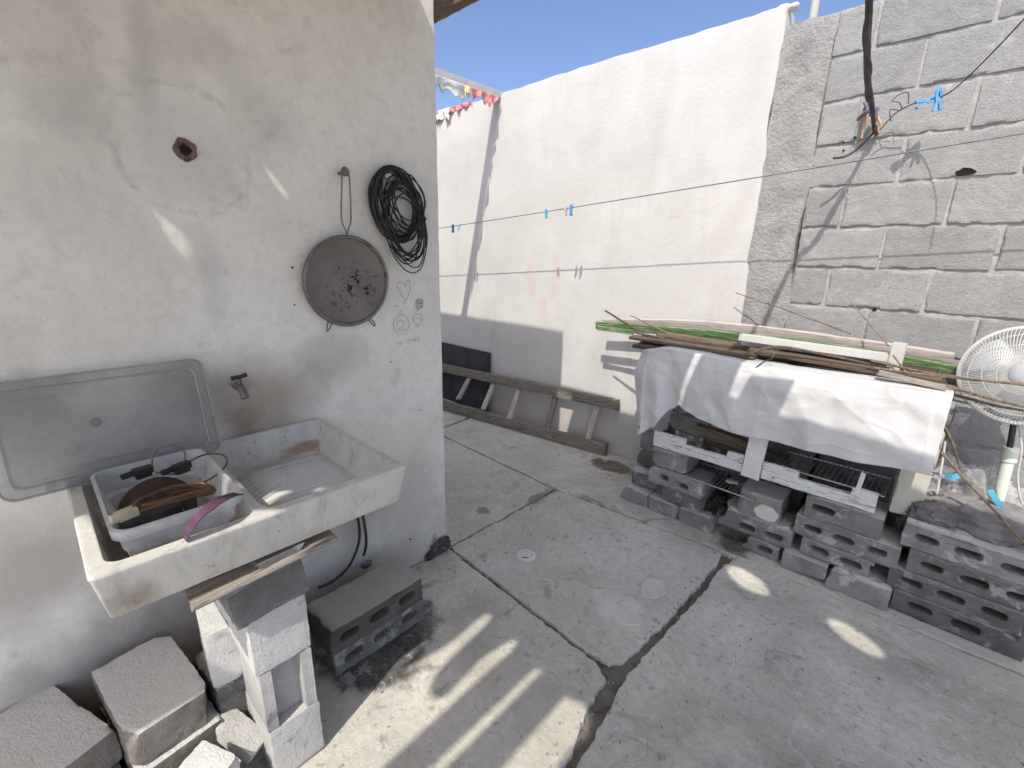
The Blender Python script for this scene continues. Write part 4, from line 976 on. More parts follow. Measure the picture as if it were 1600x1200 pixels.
m = MB(); m.tube([Rf @ Vector((RF*math.cos(b), RF*math.sin(b), 0)) for b in [2*math.pi*i/64 for i in range(64)]], .009, 8, True); fpart(m, 'rim', 'fan_white')
m = MB(); m.lathe([(0, .068), (.02, .067), (.04, .062), (.048, .054), (.048, .046), (0, .046)], 28, Rf); fpart(m, 'hub_cap', 'fan_blade')
for k in range(3):
    a0 = 2*math.pi*k/3+.4
    def bl(u, v):
        r = .03+.145*v; a = a0+(u-.5)*(1.25-.2*v)+.25*v; return Rf @ Vector((r*math.cos(a), r*math.sin(a), .018*(u-.5)*2))
    m = MB(); m.grid(10, 6, bl); o = fpart(m, 'blade', 'fan_blade'); o.modifiers.new('t', 'SOLIDIFY').thickness = .003
m = MB(); m.lathe([(0, -.20), (.045, -.195), (.058, -.17), (.06, -.06), (.05, -.045), (0, -.045)], 24, Rf); fpart(m, 'motor_housing', 'fan_green')
fl_ = Vector(fan.location); base = Vector((0, 0, 0))
top = Rf @ Vector((0, 0, -.13))
m = MB(); m.tube([top, Vector((top.x, top.y+.005, top.z-.14))], [.026, .02], 14); fpart(m, 'neck', 'fan_green')
m = MB(); m.tube([Vector((top.x, top.y, top.z-.12)), Vector((top.x*.5, top.y*.5, .66))], .0105, 12); fpart(m, 'inner_pole', 'black_rubber')
m = MB(); m.tube([Vector((top.x*.55, top.y*.55, .72)), Vector((0, 0, .04))], .021, 16); m.tube([Vector((top.x*.56, top.y*.56, .75)), Vector((top.x*.52, top.y*.52, .69))], .027, 16); fpart(m, 'outer_pole', 'fan_green')
m = MB(); m.lathe([(0, .05), (.03, .05), (.06, .035), (.18, .02), (.19, .0), (0, .0)], 32); fpart(m, 'base', 'fan_green')
m = MB(); cp = [pyo((1588, 640), 2.66), pyo((1596, 700), 2.66), pyo((1590, 745), 2.67), pyo((1600, 790), 2.68), pyo((1640, 800), 2.70)]
m.tube([p-fl_ for p in smooth_path(cp, 8)], .004, 7); fpart(m, 'power_cord', 'white_cord')
m = MB(); cp = [pyo((1477, 690), 2.60), pyo((1471, 730), 2.60), pyo((1464, 770), 2.60), pyo((1455, 800), 2.60)]
m.tube([p-cp[0] for p in smooth_path(cp, 8)], .004, 7); o = m.build('white_cable', 'white_cord'); o.location = cp[0]; tag(o, 'white cable hanging beside the cream block', 'cable')

# ------------------------------------------------------------------ ladder and board
lad = thing('wooden_ladder', 'old weathered wooden ladder lying on its side against the white wall', 'ladder', loc=(-2.8, 2.9, 0))
b0 = onz(947, 712); b0.y = min(b0.y, 2.93); b1 = onz(693, 640)
bl0 = Vector((b0.x, b0.y, .052)); bl1 = Vector((b1.x, b1.y, .052)); bl2 = bl1+(bl1-bl0)*.3
t0 = ony(966, 633, 2.955); t1 = ony(690, 574, 2.93); t2 = t1+(t1-t0)*.2
def lp(name, pts, w, t, up=(0, 0, 1), seed=0, mat='wood_grey'):
    o = put_plank(name, mat, pts, w, t, up, lad, seed=seed, amp=.0035, n=26, ends=.012); o.location -= Vector(lad.location); return o
lp('rail', [bl0, bl2], .095, .045, seed=2); lp('rail', [t0, t2], .085, .045, seed=5)
bn = (bl1-bl0).cross(Vector((0, 0, 1)))
for i, (a, b) in enumerate([((933, 636), (917, 692)), ((868, 620), (855, 668)), ((812, 607), (797, 650)), ((772, 598), (757, 635)), ((735, 588), (718, 620)), ((690, 580), (672, 608))]):
    pa = ony(*a, 2.955); pb = onplane(*b, bl0, bn); ax_ = (pa-pb).normalized()
    lp('rung', [pb-ax_*.03, pa+ax_*.02], .05, .022, (1, 0, 0), 10+i, 'wood_pale' if i != 1 else 'wood_grey')
m = rough_box((1.15, .02, .60), .03, .003, .006, .001, 2, 9); o = m.build('black_board', 'black_board'); o.location = (-3.72, 2.965, .298); o.rotation_euler = (math.radians(-4), 0, 0)
tag(o, 'black board leaning against the white wall behind the ladder', 'board')

# ------------------------------------------------------------------ lines, cables, pegs
LA = Vector((-4.6, 2.70, 1.648)); LB = Vector((1.2, 2.715, 2.06))
line = lambda x: LA.lerp(LB, (x-LA.x)/(LB.x-LA.x))
m = MB(); m.tube([line(-4.6+5.8*k/30)-LA+Vector((0, 0, -.012*math.sin(math.pi*k/30))) for k in range(31)], .0032, 6); o = m.build('clothesline', 'grey_wire'); o.location = LA
tag(o, 'long grey clothesline stretched in front of the white wall', 'clothesline')
def peg(label, p, mat, s=1.0, rz=0.0, ry=0.0, grp='clothes pegs on the long line'):
    t = thing('clothes_peg', label, 'clothes peg', grp, p, (0, ry, rz))
    for sg in (-1, 1):
        m = MB(); q = [(sg*.003*s, 0, .018*s), (sg*.0055*s, 0, 0), (sg*.003*s, 0, -.02*s), (sg*.009*s, 0, -.045*s)]
        rings = []
        for x, y, z in q: rings.append([Vector((x-.0035*s, -.006*s, z)), Vector((x+.0035*s, -.006*s, z)), Vector((x+.0035*s, .006*s, z)), Vector((x-.0035*s, .006*s, z))])
        m.rings(rings, True, True); m.build('jaw', mat, t, False)
    m = MB(); m.tube([(.0, -.007*s, -.014*s), (0, .007*s, -.014*s)], .005*s, 8); m.build('spring', 'steel', t); return t
def pegat(px, label, mat, s=1.0, rz=0.0, ry=0.0):
    c = pyo(px, 2.705); p = line(c.x); peg(label, p+Vector((0, 0, -.012)), mat, s, rz, ry)
pegat((708, 354), 'leftmost blue peg on the clothesline beside the house corner', 'blue_plastic', 1.1, .3)
pegat((718, 351), 'light blue peg second from the house corner on the clothesline', 'cyan_plastic', 1.0, .9, .25)
pegat((853, 332), 'lone pale cyan peg in the middle of the clothesline', 'cyan_plastic', 1.0, .2, -.1)
pegat((884, 327), 'pale pink peg clipped left of a bright blue peg', 'pink_plastic', 1.05, 1.2)
pegat((892, 326), 'bright blue peg clipped beside the pale pink one', 'blue_plastic', 1.15, 1.3)
# hanging cable
cab = [Vector((-.47, 1.40, 2.56)), Vector((-.47, 1.9, 2.50)), Vector((-.472, 2.367, 2.429)), Vector((-.474, 2.63, 2.222)), Vector((-.468, 2.80, 2.17)), Vector((-.465, 3.0, 2.105))]
cab = [onx(1358, -60, -.47)+Vector((0, -.1, .02)), onx(1358, 0, -.47), onx(1355, 70, -.47), onx(1356, 128, -.47), onx(1362, 165, -.468), Vector((-.470, 3.0, 2.10))]
cab = [Vector((-.46, 1.45, 2.56))]+cab
hc = smooth_path(cab, 10); c0 = hc[-1].copy(); m = MB(); n = len(hc); m.tube([p-c0 for p in hc], [.0125 if i < n*.75 else .0125-.006*(i-n*.75)/(n*.25) for i in range(n)], 8); m.tube([p-c0+Vector((.011*math.cos(i*.35), 0, .011*math.sin(i*.35))) for i, p in enumerate(hc[:int(n*.8)])], .007, 7)
o = m.build('hanging_cable', 'dark_cable'); o.location = c0; tag(o, 'thick dark cable coming down to a hook on the block wall', 'cable')
m = MB(); st = smooth_path([Vector((-.47, 2.99, 2.10)), ony(1345, 228, 2.93), ony(1322, 244, 2.9), ony(1302, 247, 2.87)], 8); m.tube([p-st[0] for p in st], .006, 7); o = m.build('cable_end', 'dark_cable'); o.location = st[0]; tag(o, 'loose stub of dark cable sticking out left of the hook', 'cable')
def rag(name, label, mat, paths, r):
    c = Vector((-.47, 2.98, 2.11)); m = MB()
    for pth in paths:
        P = smooth_path([ony(x, y, Y) for x, y, Y in pth], 6); m.tube([p-c for p in P], [r*(1-.5*i/len(P))*(1+.3*nz((i*.5, len(P), 0), 1, 2)) for i in range(len(P))], 6)
    o = m.build(name, mat); o.location = c; return tag(o, label, 'rag')
rag('purple_rag', 'frayed purple rag tied round the cable at the hook', 'cloth_purple', [[(1370, 170, 2.97), (1358, 172, 2.93), (1345, 182, 2.95), (1340, 188, 2.96)], [(1352, 160, 2.99), (1360, 175, 2.93), (1368, 168, 2.95)], [(1368, 172, 2.94), (1366, 190, 2.95), (1360, 178, 2.94)]], .012)
rag('orange_rag', 'frayed orange strip of rag hanging below the purple one', 'cloth_orange', [[(1352, 178, 2.96), (1350, 195, 2.97), (1346, 216, 2.98)], [(1368, 178, 2.95), (1375, 192, 2.97), (1377, 202, 2.98)], [(1358, 184, 2.94), (1362, 190, 2.94)]], .007)
m = MB(); c = Vector((-.462, 3.0, 2.095)); m.tube([(0, .05, 0), (0, -.02, 0), (.0, -.045, .008), (0, -.05, .025)], .008, 8); o = m.build('wall_hook', 'rust'); o.location = c; tag(o, 'rusty hook in the block wall where the cable ends', 'hook')
wl = [ony(1375, 203, 2.95), ony(1398, 178, 2.93), ony(1420, 165, 2.91), ony(1440, 158, 2.90), ony(1490, 140, 2.85), ony(1600, 30, 2.62), ony(1700, -90, 2.4)]
m = MB(); c = wl[0].copy(); m.tube([p-c for p in smooth_path(wl, 8)], .0028, 6)
P = smooth_path([ony(1392, 190, 2.95), ony(1391, 172, 2.94), ony(1408, 172, 2.94), ony(1405, 160, 2.92), ony(1394, 158, 2.92), ony(1405, 148, 2.92), ony(1419, 145, 2.92), ony(1419, 162, 2.92)], 6); m.tube([p-c for p in P], .0022, 5)
o = m.build('tie_wire', 'dark_cable'); o.location = c; tag(o, 'thin dark wire running from the hook up to the right', 'wire')
c = ony(1456, 155, 2.885)
peg('large blue peg hanging on the thin wire before the block wall', c, 'blue_plastic', 1.35, .6, 1.2, 'pegs on the thin wire'); peg('second blue peg clipped crosswise on the thin wire', c+Vector((.02, .0, .012)), 'blue_plastic', 1.35, .3, -.1, 'pegs on the thin wire')

# ------------------------------------------------------------------ floor drain
dr = thing('floor_drain', 'round white plastic drain cover set in the concrete floor', 'drain', loc=onz(822, 868))
m = MB(); m.lathe([(0, .004), (.045, .004), (.05, .002), (.052, -.003), (.0, -.003)], 40); m.build('cover', 'drain', dr)
for x, y, w, h, rz in ((.012, -.02, .034, .008, .75), (-.02, .018, .008, .006, .2), (.0, .026, .006, .005, .2), (.024, .018, .009, .007, 0), (-.03, -.005, .006, .006, 0), (.004, .004, .005, .004, 0)):
    m = MB(); m.rings([[Vector((x, y, .0048))+Matrix.Rotation(rz, 3, 'Z') @ Vector((w/2*f*math.cos(t), h/2*f*math.sin(t), 0)) for t in [2*math.pi*k/12 for k in range(12)]] for f in (1, .1)], False, True); m.build('slot', 'dark_hole', dr)

# ================================================================== SINK AND WHAT IS ON THE HOUSE WALL
SX0, SX1, SY0, SY1, SZ = -1.692, -1.10, -.015, .705, .887
sink = thing('wash_sink', 'long concrete wash sink with ribbed scrubbing board on the house wall', 'sink', loc=(-1.4, .345, .76))
def rr(x0, x1, y0, y1, z, r, n=5):
    out = []
    for cx, cy, a in ((x1-r, y1-r, 0), (x0+r, y1-r, 90), (x0+r, y0+r, 180), (x1-r, y0+r, 270)):
        for k in range(n+1):
            t = math.radians(a+90*k/n); out.append(Vector((cx+r*math.cos(t), cy+r*math.sin(t), z)))
    return out
so_ = Vector(sink.location)
cx = -1.4
Lr = lambda pts: [p-so_ for p in pts]
m = MB()
YD = .305    # divider between tub bay and scrubbing bay
# outer shell from bottom up to rim, then rim plate with two bays cut by rings
m.rings([Lr(rr(SX0, SX1-.024, SY0+.022, SY1-.026, .769, .006)), Lr(rr(SX0, SX1-.020, SY0+.018, SY1-.022, .772, .008)), Lr(rr(SX0, SX1-.002, SY0+.002, SY1-.003, SZ-.010, .008)), Lr(rr(SX0, SX1-.001, SY0, SY1, SZ-.005, .008)), Lr(rr(SX0+.004, SX1-.005, SY0+.004, SY1-.004, SZ, .008))], True, False)
m.build('basin', 'sink', sink, True, 50)
rim = shape_mesh('rim', [(p.x, p.y) for p in rr(SX0+.004, SX1-.005, SY0+.004, SY1-.004, 0, .008)], [[(p.x, p.y) for p in rr(SX0+.028, SX1-.032, SY0+.030, YD-.012, 0, .03)], [(p.x, p.y) for p in rr(SX0+.028, SX1-.032, YD+.012, SY1-.028, 0, .035)]], .008, .0025, 'sink', Matrix.Translation((0, 0, SZ-.003)))
link('rim', rim, sink, -so_)
for nm, y0, y1, fl_z0 in (('tub_bay', SY0+.028, YD-.012, .775), ('scrubbing_bay', YD+.012, SY1-.026, .80)):
    m = MB(); m.rings([Lr(rr(SX0+.026, SX1-.030, y0, y1, SZ-.004, .03)), Lr(rr(SX0+.034, SX1-.045, y0+.008, y1-.008, SZ-.04, .035)), Lr(rr(SX0+.05, SX1-.07, y0+.02, y1-.02, fl_z0+.012, .04)), Lr(rr(SX0+.065, SX1-.085, y0+.032, y1-.032, fl_z0, .035))], False, True); m.build(nm, 'sink', sink, True, 60)
def rib(u, v):
    x = -1.56+.40*u; y = .36+.275*v; e = min(1, min(u, 1-u)*9, min(v, 1-v)*9)
    return Vector((x, y, .8035+.006*(1-u)*0+e*(.010+.0075*math.sin(u*2*math.pi*16))))-so_
m = MB(); m.grid(200, 6, rib); m.build('scrubbing_ribs', 'sink', sink, True, 80)
# tub in the left bay
tubx0, tubx1, tuby0, tuby1 = -1.565, -1.165, .035, .285
tub = thing('plastic_tub', 'milky clear plastic tub sitting in the left bay of the sink', 'tub', loc=((tubx0+tubx1)/2, (tuby0+tuby1)/2, .80))
tl = Vector(tub.location); Lt = lambda pts: [p-tl for p in pts]
Z1 = .928
m = MB(); m.rings([Lt(rr(tubx0, tubx1, tuby0, tuby1, Z1-.022, .035)), Lt(rr(tubx0-.002, tubx1+.002, tuby0-.002, tuby1+.002, Z1, .037)), Lt(rr(tubx0+.006, tubx1-.006, tuby0+.006, tuby1-.006, Z1+.002, .034)), Lt(rr(tubx0+.012, tubx1-.012, tuby0+.012, tuby1-.012, Z1-.03, .034)), Lt(rr(tubx0+.016, tubx1-.016, tuby0+.016, tuby1-.016, Z1-.06, .034)), Lt(rr(tubx0+.026, tubx1-.026, tuby0+.026, tuby1-.026, Z1-.065, .032)), Lt(rr(tubx0+.04, tubx1-.04, tuby0+.035, tuby1-.035, .806, .03))], False, True)
o = m.build('shell', 'tub_plastic', tub, True, 40); o.modifiers.new('t', 'SOLIDIFY').thickness = .0018
m = MB()
for x in np.linspace(tubx0+.06, tubx1-.06, 6):
    for y in (tuby0+.012, tuby1-.012): m.tube([Vector((x, y+(.016 if y < .15 else -.016), .83))-tl, Vector((x, y, Z1-.03))-tl], .0022, 5)
o = m.build('ribs', 'tub_plastic', tub); o['kind'] = 'stuff'
# dark domed piece with wire loops
ear = thing('ear_defenders', 'dark brown domed piece with wire loops and black-tipped clips in the tub', 'ear defenders', loc=(-1.40, .14, .848))
Re = Matrix.Rotation(math.radians(52), 4, 'Y') @ Matrix.Rotation(math.radians(14), 4, 'X')
m = MB(); m.lathe([(.085, -.012), (.086, -.004), (.080, .004), (.055, .012), (.0, .018)], 36, Re); o = m.build('dome', 'brown_leather', ear); o.modifiers.new('t', 'SOLIDIFY').thickness = .004
for k, (c, a) in enumerate([((-.085, -.005, .082), .2), ((-.055, .075, .078), .35)]):
    m = MB(); m.box(c, (.022, .042, .018), Matrix.Rotation(a, 3, 'Z')); m.box(Vector(c)+Vector((.0, .0, -.014)), (.016, .034, .010), Matrix.Rotation(a, 3, 'Z')); q = m.build('clip', 'brown_leather', ear)
    m = MB(); m.tube([Vector(c)+Vector((.004, -.022, 0)), Vector(c)+Vector((.008, -.046, -.002))], .008, 10); m.build('clip_tip', 'black_rubber', q)
for pts, mt in (([(-.085, .015, .088), (-.10, .03, .12), (-.095, .065, .13), (-.075, .09, .11), (-.058, .08, .085), (-.06, .055, .06), (-.08, .02, .07)], 'old_steel'), ([(-.055, .09, .085), (-.04, .13, .10), (-.005, .165, .10), (.02, .165, .08), (.04, .12, .06), (.05, .04, .05), (.06, -.02, .05)], 'copper')):
    m = MB(); m.tube(smooth_path([Vector(p) for p in pts], 8), .0026, 7); m.build('wire_loop', mt, ear)
cop = thing('copper_clamp', 'bunch of copper-brown wire with a cream clamp on the rim of the tub', 'wire', loc=(-1.27, .132, .930))
m = MB()
for k in range(5):
    j = lambda s_: Vector((nz((k, s_, 0), 1.7, 3), nz((k, s_, 1), 1.7, 4), nz((k, s_, 2), 1.7, 5)))*.016
    P = [Vector((.03, -.05, .0)), Vector((.01, -.03, .012))+j(1), Vector((-.01, .03, .012))+j(2), Vector((.0, .09, .006))+j(3), Vector((.03, .10, .0))+j(4), Vector((.04, .05, .006))+j(5), Vector((.035, -.03, .006))+j(6)]
    m.tube(smooth_path(P, 7), .0042, 7)
m.build('wires', 'copper', cop)['kind'] = 'stuff'
m = MB(); m.box((.03, -.062, .004), (.026, .036, .018), Matrix.Rotation(.3, 3, 'Z')); m.tube([(.036, -.07, .004), (.04, -.09, .004)], .011, 12); m.build('clamp', 'cream', cop)
m = rough_box((.10, .12, .06), .014, .01, .03, .004, 6, 14); o = m.build('black_bundle', 'black_rubber'); o.location = (-1.29, .115, .875); tag(o, 'black bundle low in the clear tub under the copper wires', 'bundle')
strip_thing('purple_strap', 'purple frayed strap hanging over the edge of the tub', 'strap', 'purple_strap', [onz(288, 842, .895), onz(305, 812, .935), onz(330, 790, .955), onz(352, 777, .95), onz(372, 771, .925)], .023, (.3, 0, 1), .003)
# storage box lid
LW, LH = .478, .295
lid = thing('box_lid', 'smoky clear plastic box lid leaning on the wall behind the tub', 'lid')
lm = Matrix(((0, 0, 1, 0), (1, 0, 0, 0), (0, 1, 0, 0), (0, 0, 0, 1)))
lid.location = (-1.602, .108, .888); lid.rotation_euler = (0, math.radians(-14), 0)
def lr(w, h, r, z, cut=0):
    P = rr(-w/2, w/2, LH/2-h/2, LH/2+h/2, z, r); return [lm @ p for p in P]
m = MB(); m.rings([lr(LW, LH, .03, -.012), lr(LW, LH, .03, .004), lr(LW-.010, LH-.010, .028, .006), lr(LW-.045, LH-.045, .022, .006), lr(LW-.055, LH-.055, .02, -.008), lr(LW-.10, LH-.10, .018, -.008), lr(LW-.106, LH-.106, .016, -.004)], False, True)
o = m.build('panel', 'lid_plastic', lid, True, 30); o.modifiers.new('t', 'SOLIDIFY').thickness = .002
for yy in (-LW/2+.10, LW/2-.10): pass
for w_, h_, r_, z_, nm_ in ((LW, LH, .03, .003, 'outer_rim'), (LW-.05, LH-.05, .021, .0, 'inner_ridge')):
    m = MB(); m.tube(lr(w_, h_, r_, z_), .0032, 6, True); m.build(nm_, 'lid_rim', lid)
m = MB(); m.box((.0085, .0, .022), (.006, LW-.16, .034)); m.build('latch_flap', 'lid_plastic', lid, False)
m = MB(); m.lathe([(0, .003), (.006, .004), (.011, .003), (.012, 0), (0, 0)], 16, Matrix.Translation((.0, -.035, LH*.53)) @ Matrix.Rotation(math.pi/2, 4, 'Y')); m.build('moulding_mark', 'old_steel', lid)
# faucet
fp = onx(366, 600, -1.69)
fa = thing('faucet', 'small rusty garden tap on a blue pipe stub in the wall', 'tap', loc=(-1.693, fp.y, fp.z))
m = MB(); m.tube([(0, 0, 0), (.03, 0, 0)], .0125, 14); m.build('pipe_stub', 'cyan_plastic', fa)
m = MB(); m.tube([(.028, 0, 0), (.04, 0, 0)], .015, 8); m.tube(smooth_path([Vector((.035, 0, 0)), Vector((.06, 0, .002)), Vector((.085, .0, -.004)), Vector((.10, .0, -.028))], 5), [.013]*10+[.012]*6, 12); m.build('body', 'old_steel', fa)
m = MB(); m.tube([(.062, 0, .005), (.062, 0, .030)], .007, 10); m.build('stem', 'old_steel', fa)
m = MB(); m.tube([(.062, -.022, .033), (.062, -.008, .036), (.062, .008, .036), (.062, .024, .040)], [.008, .006, .006, .008], 8); m.build('handle', 'brown_leather', fa)
# strainer
sc0 = onx(543, 440, -1.675)
st = thing('strainer', 'large round dark wire strainer hanging on a peg by its long handle', 'strainer', loc=(-1.672, sc0.y, sc0.z), rot=(0, math.radians(3), 0))
RS = .163; Ry = Matrix.Rotation(math.pi/2, 4, 'Y')
m = MB(); m.lathe([(RS, -.018), (RS+.004, -.006), (RS+.005, .008), (RS, .014), (RS-.007, .012), (RS-.009, .004), (RS-.009, -.014), (RS, -.018)], 64, Ry); m.build('rim', 'old_steel', st)
m = MB(); m.lathe([(RS-.007, .004), (RS*.8, -.004), (RS*.4, -.009), (.0005, -.010)], 64, Ry); m.build('mesh', 'strainer', st)
hz = 1.775-sc0.z; yk = onx(535, 270, -1.675).y-sc0.y
P = [Vector((.004, .004, RS)), Vector((.004, .012, RS+.03)), Vector((.0, .024, RS+.06)), Vector((-.004, yk+.016, hz-.04)), Vector((-.004, yk+.012, hz)), Vector((-.004, yk, hz+.012)), Vector((-.004, yk-.012, hz)), Vector((-.004, yk-.014, hz-.04)), Vector((.0, -.012, RS+.06)), Vector((.004, .0, RS+.02)), Vector((.004, .003, RS))]
m = MB(); m.tube(smooth_path(P, 8), .0028, 7); m.build('handle', 'old_steel', st)
for sg in (-1, 1):
    a = math.radians(-90+sg*29); b = Vector((0, math.cos(a), math.sin(a)))
    P = [b*RS+Vector((0, -.006, 0)), b*(RS+.025)+Vector((.01, -.006, 0)), b*(RS+.038)+Vector((.012, 0, 0)), b*(RS+.025)+Vector((.01, .006, 0)), b*RS+Vector((0, .006, 0))]
    m = MB(); m.tube(smooth_path(P, 6), .0026, 6); m.build('foot', 'old_steel', st)
pp = onx(535, 270, -1.675); m = MB(); m.lathe([(0, -.04), (.006, -.04), (.006, .0), (.013, .002), (.014, .016), (.011, .02), (0, .02)], 18, Ry); o = m.build('wall_peg', 'old_steel'); o.location = (-1.665, pp.y, pp.z); tag(o, 'grey round-headed peg in the wall holding the strainer', 'peg')
# cable coil on a white hook
hk = onx(605, 276, -1.67)
m = MB(); m.box((-.018, 0, 0), (.045, .022, .012)); m.box((.006, 0, .008), (.010, .026, .024)); o = m.build('wall_hook', 'white_cord', None, False); o.location = (-1.672, hk.y, hk.z); tag(o, 'white plastic hook holding the black cable coil', 'hook')
co = thing('cable_coil', 'large coil of black cable hanging on a white hook', 'cable coil', loc=(-1.67, hk.y, hk.z))
rng = random.Random(11); m = MB(); hyz = Vector((0, hk.y, hk.z))
def coil_loop(cy, cz, ry, rz, rot, x, jit, r=.0031):
    P = []
    for k in range(40):
        t = 2*math.pi*k/40; y = ry*math.cos(t); z = rz*math.sin(t)
        y2 = y*math.cos(rot)-z*math.sin(rot); z2 = y*math.sin(rot)+z*math.cos(rot)
        nn = Vector((nz((math.cos(t)*1.2, math.sin(t)*1.2, jit), 1, 1), nz((math.cos(t)*1.2, math.sin(t)*1.2, jit), 1, 2), nz((math.cos(t)*1.2, math.sin(t)*1.2, jit), 1, 3)))
        P.append(Vector((x+.008*nn.x, cy+y2+.012*nn.y, cz+z2+.012*nn.z))-hyz)
    m.tube(P, r, 6, True)
c1 = onx(612, 322); c2 = onx(622, 352); c3 = onx(622, 318)
for k in range(20): coil_loop(c1.y+rng.uniform(-.012, .008), c1.z+rng.uniform(-.006, .012), .088+rng.uniform(-.012, .012), .128+rng.uniform(-.012, .012), .22+rng.uniform(-.1, .1), rng.uniform(-.012, .03), k*3.1)
for k in range(11): coil_loop(c2.y+rng.uniform(-.012, .014), c2.z+rng.uniform(-.015, .015), .082+rng.uniform(-.012, .014), .135+rng.uniform(-.025, .02), .20+rng.uniform(-.12, .12), rng.uniform(-.008, .035), 50+k*3.1, .0027)
for k in range(7): coil_loop(c3.y+rng.uniform(-.01, .02), c3.z+rng.uniform(-.02, .02), .07+rng.uniform(-.012, .014), .085+rng.uniform(-.02, .02), .3+rng.uniform(-.3, .3), rng.uniform(0, .035), 90+k*3.1, .0027)
coil_loop(c2.y+.005, c2.z-.01, .10, .175, .2, .01, 150, .0025)
m.build('loops', 'black_rubber', co)['kind'] = 'stuff'
m = MB(); P = [onx(655, 336, -1.645), onx(661, 338, -1.635), onx(664, 343, -1.64)]; m.tube([p-Vector(co.location) for p in P], .008, 9); m.build('plug', 'black_rubber', co)
# hoses under the sink
hs = thing('black_hose', 'thin black hose looping down under the sink', 'hose', loc=onx(565, 815, -1.67))
for pts in ([(556, 800, -1.68), (561, 822, -1.65), (560, 850, -1.64), (545, 885, -1.62), (520, 908, -1.60), (498, 918, -1.58)], [(566, 800, -1.68), (571, 830, -1.66), (572, 852, -1.66), (568, 868, -1.67)]):
    P = smooth_path([onx(*p) for p in pts], 8); m = MB(); m.tube([p-Vector(hs.location) for p in P], .006, 8); m.build('hose_length', 'black_rubber', hs)
c = onx(573, 882, -1.66); m = rough_box((.02, .045, .03), .008, .006, .02, .005, 2, 30); o = m.build('blue_rag', 'cloth_purple'); o.location = c; tag(o, 'dark rag knot at the lower end of the hose', 'rag')

# ------------------------------------------------------------------ support pillar and loose blocks on the left
SUP = 'blocks of the pillar under the sink'
def lb(c, d, label, mat, seed, grp, rot=(0, 0, 0), chip=.03, r=.005, amp=.0022):
    o = rough_box(d, .0115, .003, chip*.35, amp, seed, 14, 2+int(chip*70), (.006, .012+chip*.2)).build('loose_block', mat, None, True, 45); o.location = c; o.rotation_euler = rot; return tag(o, label, 'block', grp)
lb((-1.36, .322, .0975), (.40, .142, .193), 'pale block on the floor at the foot of the sink pillar', 'block_pale', 71, SUP, (0, 0, .02), .015)
# second block has a hollow end: built as a channel-ended solid
hb = MB(); L, W, Hh = .40, .140, .203
sec = [(-L/2, -W/2), (L/2, -W/2), (L/2, -W/2+.030), (L/2-.035, -W/2+.036), (L/2-.038, W/2-.036), (L/2, W/2-.030), (L/2, W/2), (-L/2, W/2)]
me = shape_mesh('loose_block', wobble(sec, .012, .003, 4), [], Hh, .004, 'block_pale'); o = link('loose_block', me, None, (-1.36, .322, .296), (0, 0, .0)); tag(o, 'pale block with a hollow channel end, second from the floor in the sink pillar', 'block', SUP)
lb((-1.36, .316, .490), (.40, .150, .180), 'bright white-faced block, third from the floor in the sink pillar', 'block_pale', 72, SUP, (0, 0, .015), .012)
lb((-1.35, .305, .638), (.40, .185, .112), 'grey block at the top of the sink pillar under the shims', 'block', 73, SUP, (.10, 0, 0), .02)
o = put_plank('wood_shim', 'wood_grey', [(-1.145, .135, .722), (-1.145, .475, .742)], .08, .014, (1, 0, 0), seed=61); tag(o, 'split wooden shim sticking out left on top of the sink pillar', 'shim')
o = put_plank('wood_shim', 'wood_brown', [(-1.24, .20, .728), (-1.24, .50, .744)], .10, .016, (1, 0, 0), seed=62); tag(o, 'brown wooden shim behind the split one under the sink', 'shim')
lb((-1.17, .335, .748), (.10, .12, .022), 'thin flake of grey block wedged between shim and sink', 'block', 74, 'wedges under the sink', (.06, 0, 0), .02)
LOW = 'loose blocks along the foot of the house wall'
lb((-1.45, .235, .35), (.20, .10, .19), 'pale block standing in the dark left of the sink pillar', 'block_pale', 75, LOW, (0, 0, -.1), .03)
lb((-1.45, .225, .13), (.2, .11, .25), 'dark block under the pale one left of the sink pillar', 'block_dark', 76, LOW, (0, 0, .1), .04)
lb((-1.49, .05, .235), (.34, .195, .11), 'big pale dusty block on top of another in the left corner', 'block_dusty', 77, LOW, (0, 0, .12), .07, .01)
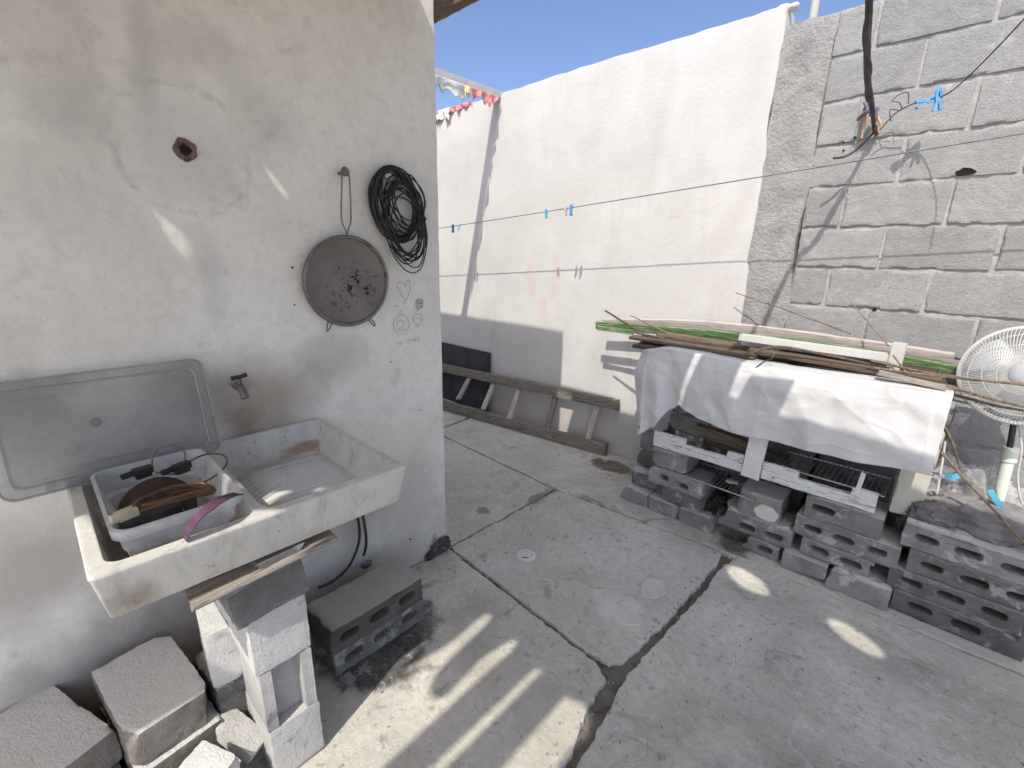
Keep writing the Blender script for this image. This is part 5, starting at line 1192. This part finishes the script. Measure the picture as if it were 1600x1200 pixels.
lb((-1.485, .055, .09), (.36, .205, .178), 'rough grey block under the big pale dusty one', 'block_dusty', 78, LOW, (0, 0, .14), .07, .01)
lb((-1.53, -.20, .20), (.34, .215, .12), 'pale dusty block at the bottom left corner of the view', 'block_dusty', 79, LOW, (0, 0, .35), .07, .01)
lb((-1.52, -.20, .068), (.34, .22, .134), 'grey block under the pale dusty one at the bottom left', 'block_dark', 80, LOW, (0, 0, .33), .07, .01)
lb((-1.20, .105, .13), (.12, .10, .13), 'white chunk of block catching the sun at the foot of the pillar', 'block_pale', 81, LOW, (.1, .1, .5), .05, .01)
lb((-1.21, .10, .03), (.18, .16, .06), 'flat tan stone under the sunlit white chunk', 'block_tan', 82, LOW, (0, 0, .3), .05, .012)
lb((-1.30, .205, .115), (.16, .07, .05), 'pinkish slab of stone leaning on the foot of the sink pillar', 'block_pale', 83, LOW, (0, .5, .5), .04, .01)
# two brown-topped blocks by the wall
PR = 'pair of blocks lying on the wet floor'
for k, (z0, z1, sd, lbl) in enumerate(((0, .104, 91, 'lower wet hollow block of the pair lying by the wall under the sink'), (.106, .214, 92, 'upper tan-topped hollow block of the pair lying by the wall under the sink'))):
    Lh = .40; me = hollow_block(Lh, z1-z0-.002, .195, S3(Lh), sd, (-.22, .06, .03) if k else None, 'block_tan' if k else 'block_dark')
    o = link('loose_block', me, None, (-1.478+.01*k, .735-.012*k, (z0+z1)/2), (0, 0, math.radians(90)+.03)); tag(o, lbl, 'block', PR)
# grit on the floor
rng = random.Random(3); m = MB()
for k in range(420):
    x = rng.uniform(-1.6, .5); y = rng.uniform(.2, 2.95); s_ = rng.uniform(.0012, .0045)
    if rng.random() < .5: x = rng.choice((-1.66, -.64))+rng.uniform(-.05, .05)
    a = rng.random()*3; R = Matrix.Rotation(a, 3, 'Z')
    m.box((x, y, s_*.4), (s_*2, s_*1.4, s_), R)
o = m.build('floor_grit', 'gravel', None, False); o['kind'] = 'stuff'; tag(o, 'small grit and crumbs scattered over the concrete floor', 'grit')
